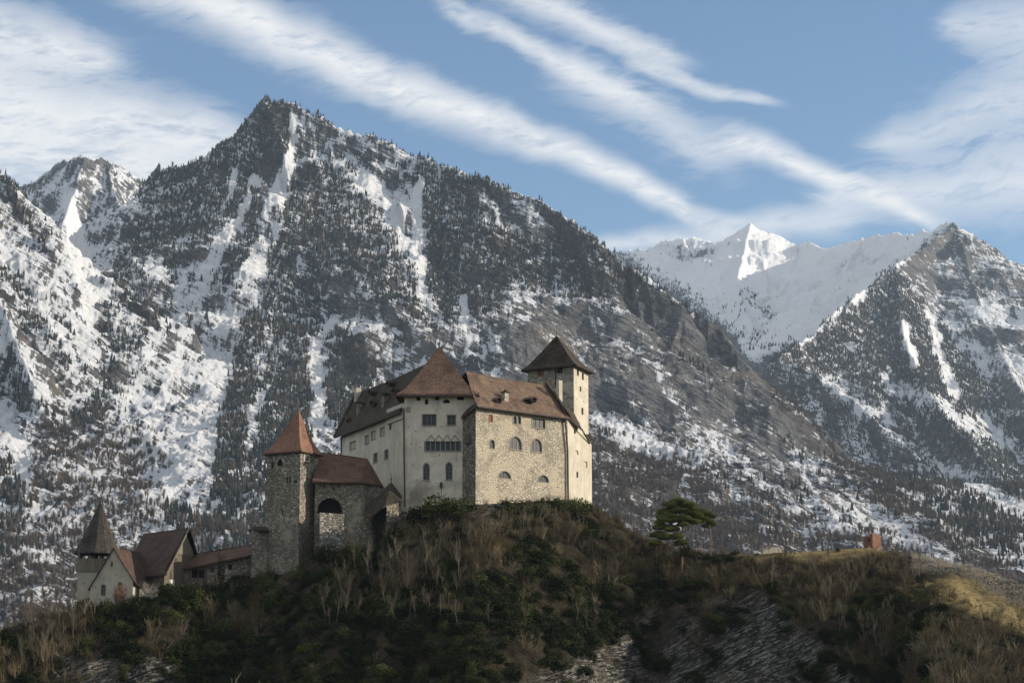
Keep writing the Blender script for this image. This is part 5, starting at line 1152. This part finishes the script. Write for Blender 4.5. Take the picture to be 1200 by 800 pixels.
def dens_ivy(X, Y, z, d, cl, vi, u, v):
    ev = evergreen(X, Y) + .30 * sstep(u, 500, 300) * sstep(u, 60, 150) + .42 * sstep(d, 12, 28) * sstep(u, 1150, 950)
    p = sstep(ev, .06, .30) * (1 - .85 * rockk(X, Y, d, cl)) * (1 - vi * sstep(d, 30, 20))
    near = ((u > 480) & (u < 690) & (d < 9)); p = np.where(near, np.maximum(p, .55), p)
    gr = ((u > 870) & (u < 1060) & (d < 3)); return p * np.where(gr, .05, 1) * ~keepout(X, Y, u, v, d)
hill_scatter('hillside_scrub', 19000, dens_shrub, SHR, (.55, 1.15), 51, 'tangled leafless brown scrub covering the castle hill', [.22, .22, .12, .22, .14, .04, .04])
hill_scatter('evergreen_thicket', 12000, dens_ivy, IVY, (.6, 1.25), 52, 'dark green ivy and evergreen thicket on the castle hill', None, sink=.5)
# short dry grass on the sunlit hilltop and below the vines
def tuft(seed):
    r = random.Random(seed); m = TW()
    for k in range(60):
        a = r.uniform(0, 6.283); q = r.random() * .6; p = Vector((math.cos(a) * q, math.sin(a) * q, -.05)); e = p + Vector((r.uniform(-.15, .15), r.uniform(-.15, .15), r.uniform(.2, .5))); s_ = Vector((.025, 0, 0)); m.poly([p - s_, p + s_, e])
    return m.mesh('grass_tuft', M_grass)
M_grass = twig_mat('dry_grass_blades', (.13, .12, .04), (.32, .26, .10))
hill_scatter('dry_grass', 16000, lambda X, Y, z, d, cl, vi, u, v: (((u > 850) & (u < 1060) & (d < 5)) | ((u > 1060) & (d < 28))) * (.5 + .45 * sstep(d, 12, 16)) * 1.0, [tuft(1), tuft(2)], (.7, 1.3), 53, 'short dry yellow grass on the hilltop', d0=-35, sink=0)

# ---------------- bare trees, each one a thing
def bare_tree(seed, h=7.0, lean=.1, spread=.5, mat=None, levels=4, r0=.10, first=.35):
    """returns (trunk mesh, crown mesh)"""
    r = random.Random(seed); T, Cn = TW(), TW()
    def grow(p, d, L, rad, lev):
        n = 4 if lev == 0 else 3; q = p
        for i in range(n):
            nd = (d + Vector((r.gauss(0, .10), r.gauss(0, .10), r.gauss(.03, .05))) * (1 if lev == 0 else 1.6)).normalized(); e = q + nd * L / n
            ra = rad * (1 - .55 * i / n); rb = rad * (1 - .55 * (i + 1) / n)
            (T if lev == 0 else Cn).stick(q, e, ra, rb, 6 if lev == 0 else 4 if lev == 1 else 3)
            if lev < levels:
                t0 = i / n
                if lev > 0 or t0 >= first:
                    for _ in range(2 if lev < 2 else 2 + (r.random() < .5)):
                        a = r.uniform(0, 6.283); sd = Vector((math.cos(a), math.sin(a), 0)); bd = (nd * (1 - spread) + sd * spread + Vector((0, 0, .15))).normalized()
                        grow(q.lerp(e, r.random()), bd, L * r.uniform(.38, .6) * (1 - .3 * t0), rb * .55, lev + 1)
            q = e; d = nd
        if lev < levels: grow(q, d, L * .4, rad * .4, lev + 1)
    grow(Vector((0, 0, -.4)), Vector((lean, 0, 1)).normalized(), h * .62, r0, 0)
    return T.mesh('trunk', mat), Cn.mesh('crown', mat)
def tree_thing(name, label, cat, loc, meshes, rz=0.0, s=1.0, group=None):
    o = thing(name, label, cat, loc, group); o.rotation_euler[2] = rz; o.scale = (s, s, s)
    for nm, me in zip(('trunk', 'crown'), meshes):
        c = bpy.data.objects.new(nm, me); COL.objects.link(c); c.parent = o
    return o
protos = [bare_tree(61, 7.0, .05, .42, M_bark, 4, .075), bare_tree(62, 8.0, .12, .36, M_bark, 4, .085), bare_tree(63, 5.5, -.1, .5, M_bark, 4, .06), bare_tree(64, 8, .02, .35, M_palebark, 4, .06), bare_tree(65, 5, .2, .6, M_bark, 4, .08)]
rt_ = random.Random(77); nsap = 0
for k in range(1100):
    u, v = rt_.choice([(rt_.uniform(450, 800), rt_.uniform(600, 740)), (rt_.uniform(880, 1190), rt_.uniform(665, 790)), (rt_.uniform(0, 110), rt_.uniform(700, 790)), (rt_.uniform(380, 520), rt_.uniform(640, 740))])
    g = ground_at(u, v)
    if g is None: continue
    X, Y = g.x, g.y; z, d, cl, vi = hill(np.array([X]), np.array([Y]))
    if d[0] < 2 or rockk(np.array([X]), np.array([Y]), d, cl)[0] > .4 or (u > 1085 and v < 720) or evergreen(np.array([X]), np.array([Y]))[0] > .2: continue
    i = rt_.choices(range(5), [3, 3, 1.2, 1, 2])[0]; hgt = rt_.uniform(.55, 1.0)
    lean_ = (rt_.gauss(0, .12), rt_.gauss(0, .12)); o_s = tree_thing('bare_sapling', 'slender leafless sapling rising from the scrub on the castle hillside', 'sapling', (X, Y, g.z), protos[i], rt_.uniform(0, 6.28), hgt, 'leafless saplings on the castle hillside'); nsap += 1; o_s.rotation_euler[0], o_s.rotation_euler[1] = lean_
    if nsap >= 170: break
for u, v, hgt, i, lab in ((882, 650, 1.0, 4, 'low spreading leafless tree nearest the pine on the hilltop'), (900, 655, .8, 4, 'dark leafless tree in front of the pale low wall'), (938, 648, .95, 0, 'thin leafless tree alone on the grass strip'), (972, 650, .8, 4, 'small leafless tree on the grass midway to the brick ruin'), (1003, 650, .75, 0, 'slim leafless tree just left of the brick ruin'), (1062, 668, 1.0, 4, 'gnarled leafless tree right of the brick ruin'), (1078, 676, .8, 1, 'leafless tree leaning at the upper edge of the vineyard')):
    g = ground_at(u, v) or Vector((*XY(u, v, 398), ground_z(*XY(u, v, 398)))); tree_thing('bare_tree', lab, 'tree', g, bare_tree(int(u), 6.0, .1, .55, M_bark, 4, .11), u, hgt)
for j, (u, v, s, lab) in enumerate(((268, 838, 1.0, 'pale leafless branching sapling at the bottom edge, forked low'), (300, 842, .8, 'pale straight leafless sapling at the bottom edge right of the forked one'), (221, 840, .6, 'small pale leafless sapling nearest the bottom left rock'))):
    x, y = XY(u, 800, 322 + j * 1.5); tree_thing('pale_sapling', lab, 'sapling', (x, y, -5.0), bare_tree(200 + j, 8, .12 if j != 1 else -.05, .30, M_palebark, 2, .10, .3), j * 2.0 + .5, s)
for u, v, lab in ((1, 760, 'broad leafless tree at the left edge of the hill'), (40, 752, 'leafless tree left of the chapel with upswept twigs'), (68, 742, 'leafless tree closest to the bell tower on its left')):
    g = ground_at(u, v) or Vector((*XY(u, v, 365), ground_z(*XY(u, v, 365)))); tree_thing('bare_tree', lab, 'tree', g, bare_tree(300 + u, 8.0, .05, .5, M_bark, 4, .12), u, .95)
# reddish shrub and pale bush at the chapel foot, big dark bushes near the castle rock
for u, v, Y, s, k, lab in ((486, 612, 391, 1.5, 0, 'dark bush directly below the pointed windows of the keep'), (512, 604, 391, 1.9, 1, 'broad dark evergreen bush hiding the foot of the keep'), (538, 600, 389.5, 1.5, 0, 'rounded dark bush where the keep meets the hall'), (601, 599, 393, 1.5, 1, 'sunlit olive bush below the half round hall windows'), (631, 597, 397, 1.1, 0, 'low evergreen bush below the right half of the hall'), (676, 598, 405, 1.7, 1, 'tall evergreen bush at the right corner of the castle'), (655, 600, 402, 1.2, 0, 'small evergreen bush left of the right castle corner'), (352, 672, 384, 1.5, 1, 'dark ivy bush against the foot of the red roofed turret'), (380, 652, 384, 1.7, 0, 'evergreen bush below the pale bastion'), (420, 650, 385, 1.7, 1, 'wide evergreen bush below the dark retaining wall'), (462, 634, 386, 1.6, 0, 'evergreen bush below the stair shelter'), (98, 716, 374, 1.3, 0, 'dark bush at the foot of the bell tower'), (122, 716, 373, 1.2, 0, 'dark bush under the chapel gable'), (158, 712, 374, 1.3, 0, 'dark bush at the right corner of the chapel'), (198, 700, 376, 1.5, 0, 'dark bush in front of the barn door'), (228, 696, 378, 1.5, 1, 'olive bush below the timber end of the covered passage'), (285, 686, 382, 1.5, 0, 'dark bush under the stone end of the covered passage'), (316, 682, 383, 1.4, 0, 'dark bush at the left foot of the turret')):
    s = s * (1.4 if v < 618 and 470 < u < 600 else 1.15); x, y = XY(u, v, Y); g = Vector((x, y, ground_z(x, y) - .3)); o = thing('evergreen_bush', lab, 'bush', g); o.scale = (s, s, s * .9)
    c = bpy.data.objects.new('foliage', leafmass(400 + int(u), 1100, 1.5, 1.5, .14, M_ivy2 if k else M_ivy, lobes=9)); COL.objects.link(c); c.parent = o; o.rotation_euler[2] = u
g = Vector((*XY(139, 712, 377), ground_z(*XY(139, 712, 377)))); o = thing('reddish_shrub', 'rust coloured leafy shrub in front of the chapel gable', 'shrub', g)
M_rust = twig_mat('rust_leaves', (.14, .060, .030), (.26, .12, .06))
for nm, me in (('stems', shrub(91, 40, 4.2, .5, M_bark, .03)), ('foliage', leafmass(92, 500, 1.6, 3.2, .16, M_rust, lobes=8))): c = bpy.data.objects.new(nm, me); COL.objects.link(c); c.parent = o
g = Vector((*XY(175, 712, 377), ground_z(*XY(175, 712, 377)))); o = thing('pale_bush', 'pale grey twiggy bush below the limestone yard wall', 'shrub', g)
M_pt = twig_mat('pale_twigs', (.20, .18, .15), (.36, .33, .28))
for nm, me in (('stems', shrub(93, 60, 3.4, .7, M_pt, .03)),): c = bpy.data.objects.new(nm, me); COL.objects.link(c); c.parent = o
g = Vector((*XY(259, 690, 385), ground_z(*XY(259, 690, 385)))); o = thing('ivy_column', 'upright dark ivy bush growing against the covered passage wall', 'shrub', g)
c = bpy.data.objects.new('foliage', leafmass(94, 900, .9, 5.2, .16, M_ivy, lobes=12)); COL.objects.link(c); c.parent = o

# ---------------- the umbrella pine and its neighbour
def needle_pad(m, c, rx, rz, n, r):
    for k in range(n):
        a = r.uniform(0, 6.283); q = r.random() ** .5; p = c + Vector((math.cos(a) * q * rx, math.sin(a) * q * rx, (r.uniform(-.5, 1) * rz) * (1 - q * q * .6)))
        for _ in range(3):
            d = Vector((r.gauss(0, 1), r.gauss(0, 1), abs(r.gauss(0, .7)))).normalized() * r.uniform(.16, .34); s_ = d.cross(Vector((r.gauss(0, 1), r.gauss(0, 1), r.gauss(0, 1)))).normalized() * .045; m.poly([p - s_, p + s_, p + d])
def pine(name, label, base, trunk, pads, limbs, seed, rad=.24, ivy=None):
    r = random.Random(seed); o = thing(name, label, 'pine tree', base); t = TW(); tp = [P(*q) for q in trunk]
    t.tube(tp, [rad * (1 - .75 * i / (len(tp) - 1)) for i in range(len(tp))], 8); t.build('trunk', M_pinebark, o, smooth=True)
    lm, cr = TW(), TW()
    for (u, v, Y, rx) in pads:
        c = P(u, v, Y); a = min(tp[1:], key=lambda q: abs(q.z - (c.z - .9)) + .0) 
        k = max(1, min(len(tp) - 1, next((i for i in range(1, len(tp)) if tp[i].z > c.z - 1.2), len(tp) - 1))); a = tp[k - 1].lerp(tp[k], .6)
        mid = a.lerp(c, .55) - Vector((0, 0, .25)); lm.stick(a, mid, .07, .045, 5); lm.stick(mid, c, .045, .02, 4)
        needle_pad(cr, c, rx, .80, int(420 * rx * rx), r)
        for _ in range(3): q = c + Vector((r.uniform(-1, 1) * rx, r.uniform(-1, 1) * rx, r.uniform(-.3, .2))); needle_pad(cr, q, rx * .45, .28, int(110 * rx), r); lm.stick(c, q, .03, .012, 3)
    for pts in limbs: lm.tube([P(*q) for q in pts], [.13, .10, .07, .05][:len(pts)] if len(pts) < 5 else .08, 6)
    lm.build('branches', M_pinebark, o); cr.build('crown', M_pine, o)
    return o
pr_ = random.Random(9); pads = []
for u, v, rx in ((796, 588, 1.3), (786, 592, 1.3), (806, 592, 1.3), (780, 599, 1.2), (793, 599, 1.3), (807, 600, 1.3), (818, 604, 1.2), (777, 608, 1.3), (789, 609, 1.2), (803, 608, 1.1), (815, 611, 1.1), (774, 618, 1.3), (787, 619, 1.2), (800, 615, .9), (770, 627, 1.3), (780, 630, 1.1), (767, 637, 1.1), (793, 628, 1.0), (798, 637, .9), (772, 612, .8), (784, 604, 1.2), (811, 597, 1.1)):
    for Yo in (-1.6, 0, 1.6):
        if Yo == 0 or pr_.random() < .7: pads.append((u + pr_.uniform(-2, 2), v + pr_.uniform(-1.5, 1.5), 399 + Yo + pr_.uniform(-.5, .5), 1.15 * rx * (1 if Yo == 0 else .85)))
gb = P(800, 668, 398)
pine('umbrella_pine', 'large dark green pine with layered crown standing on the ridge right of the castle', gb, [(799, 678, 398.5), (799.5, 655, 399), (798, 635, 399), (799.5, 618, 399), (797, 600, 399), (796, 590, 399)], pads, [], 31, .26)
pads = [(823, 600, 401, 1.0), (829, 603, 402, 1.0), (826, 609, 401, 1.1), (833, 613, 402, .9), (820, 610, 401, .9), (834, 606, 402.5, .7), (829, 617, 402, .8)]
pine('forked_pine', 'smaller pine with pale forked trunk directly right of the large pine', P(833, 660, 401), [(833, 668, 401.5), (832.5, 645, 401.5), (833, 628, 401.5), (831, 612, 401.5), (829, 603, 401.5)], pads, [[(832.5, 631, 401.4), (826, 625, 401.2), (821, 619, 401)]], 32, .17)
m = leafmass(95, 1000, 1.3, 2.4, .15, M_ivy, lobes=8); o = thing('ivy_bush', 'dark ivy bush wrapped round the foot of the large pine', 'shrub', P(803, 652, 397.6)); c = bpy.data.objects.new('foliage', m); COL.objects.link(c); c.parent = o
# ---------------- vineyard stakes and trellis on the right-hand slope
vs2 = TW(); vr = random.Random(14)
for row in range(11):
    for k in range(120):
        u = 1062 + k * 1.25 + vr.uniform(-.3, .3); X = (u - 600) / 2400 * 395; yc = np.interp(X, cp[:, 0], cp[:, 1]); Y = yc - .6 - row * .85 + vr.uniform(-.1, .1)
        X = (u - 600) / 2400 * (Y + 4); z = ground_z(X, Y); h = vr.uniform(.7, 1.1); vs2.stick((X, Y, z - .1), (X + vr.uniform(-.15, .15), Y, z + h), .04, .025); vs2.stick((X, Y, z + h * .7), (X + vr.uniform(-.5, .5), Y + vr.uniform(-.3, .3), z + h * 1.1), .03, .015)
o = vs2.build('vine_stocks', M_palebark); tag(o, 'rows of bare vine stocks on the stony slope at right'); o['kind'] = 'stuff'
u0, u1 = 1128, 1206; tp = []
for k in range(9):
    u = u0 + (u1 - u0) * k / 8; X = (u - 600) / 2400 * 388; Y = float(np.interp(X, cp[:, 0], cp[:, 1])) - 10.5; z = ground_z(X, Y); tp.append((X, Y, z))
fe = thing('vineyard_fence', 'grey post and wire fence along the lower edge of the vineyard', 'fence', tp[4])
for X, Y, z in tp: m = MB(); m.box((X, Y, z - .3), .16, .16, 2.0); m.build('post', M_palebark, fe)
m = MB()
for hh in (.55, 1.05, 1.55): m.tube([(X, Y - .1, z + hh) for X, Y, z in tp], .028, 4)
m.build('wire', M['frame'], fe)

for rw, (d0_, lab) in enumerate(((3.2, 'upper rough stone terrace wall in the vineyard'), (7.6, 'lower rough stone terrace wall in the vineyard'))):
    m = TW(); wr = random.Random(60 + rw); x = (1072 - 600) / 2400 * 398
    b0_ = None
    while x < 104:
        Y = float(np.interp(x, cp[:, 0], cp[:, 1])) - d0_; z = ground_z(x, Y); w_ = wr.uniform(.35, .8)
        for lv in range(2): m.box((x, Y + wr.uniform(-.06, .06), z - .25 + lv * .42), w_ * wr.uniform(.85, 1.1), .5, wr.uniform(.36, .5), wr.uniform(-.15, .15))
        b0_ = b0_ or (x, Y, z); x += w_ * 1.0
    tag(m.build('terrace_wall', M['verd'], loc=b0_), lab, 'wall')
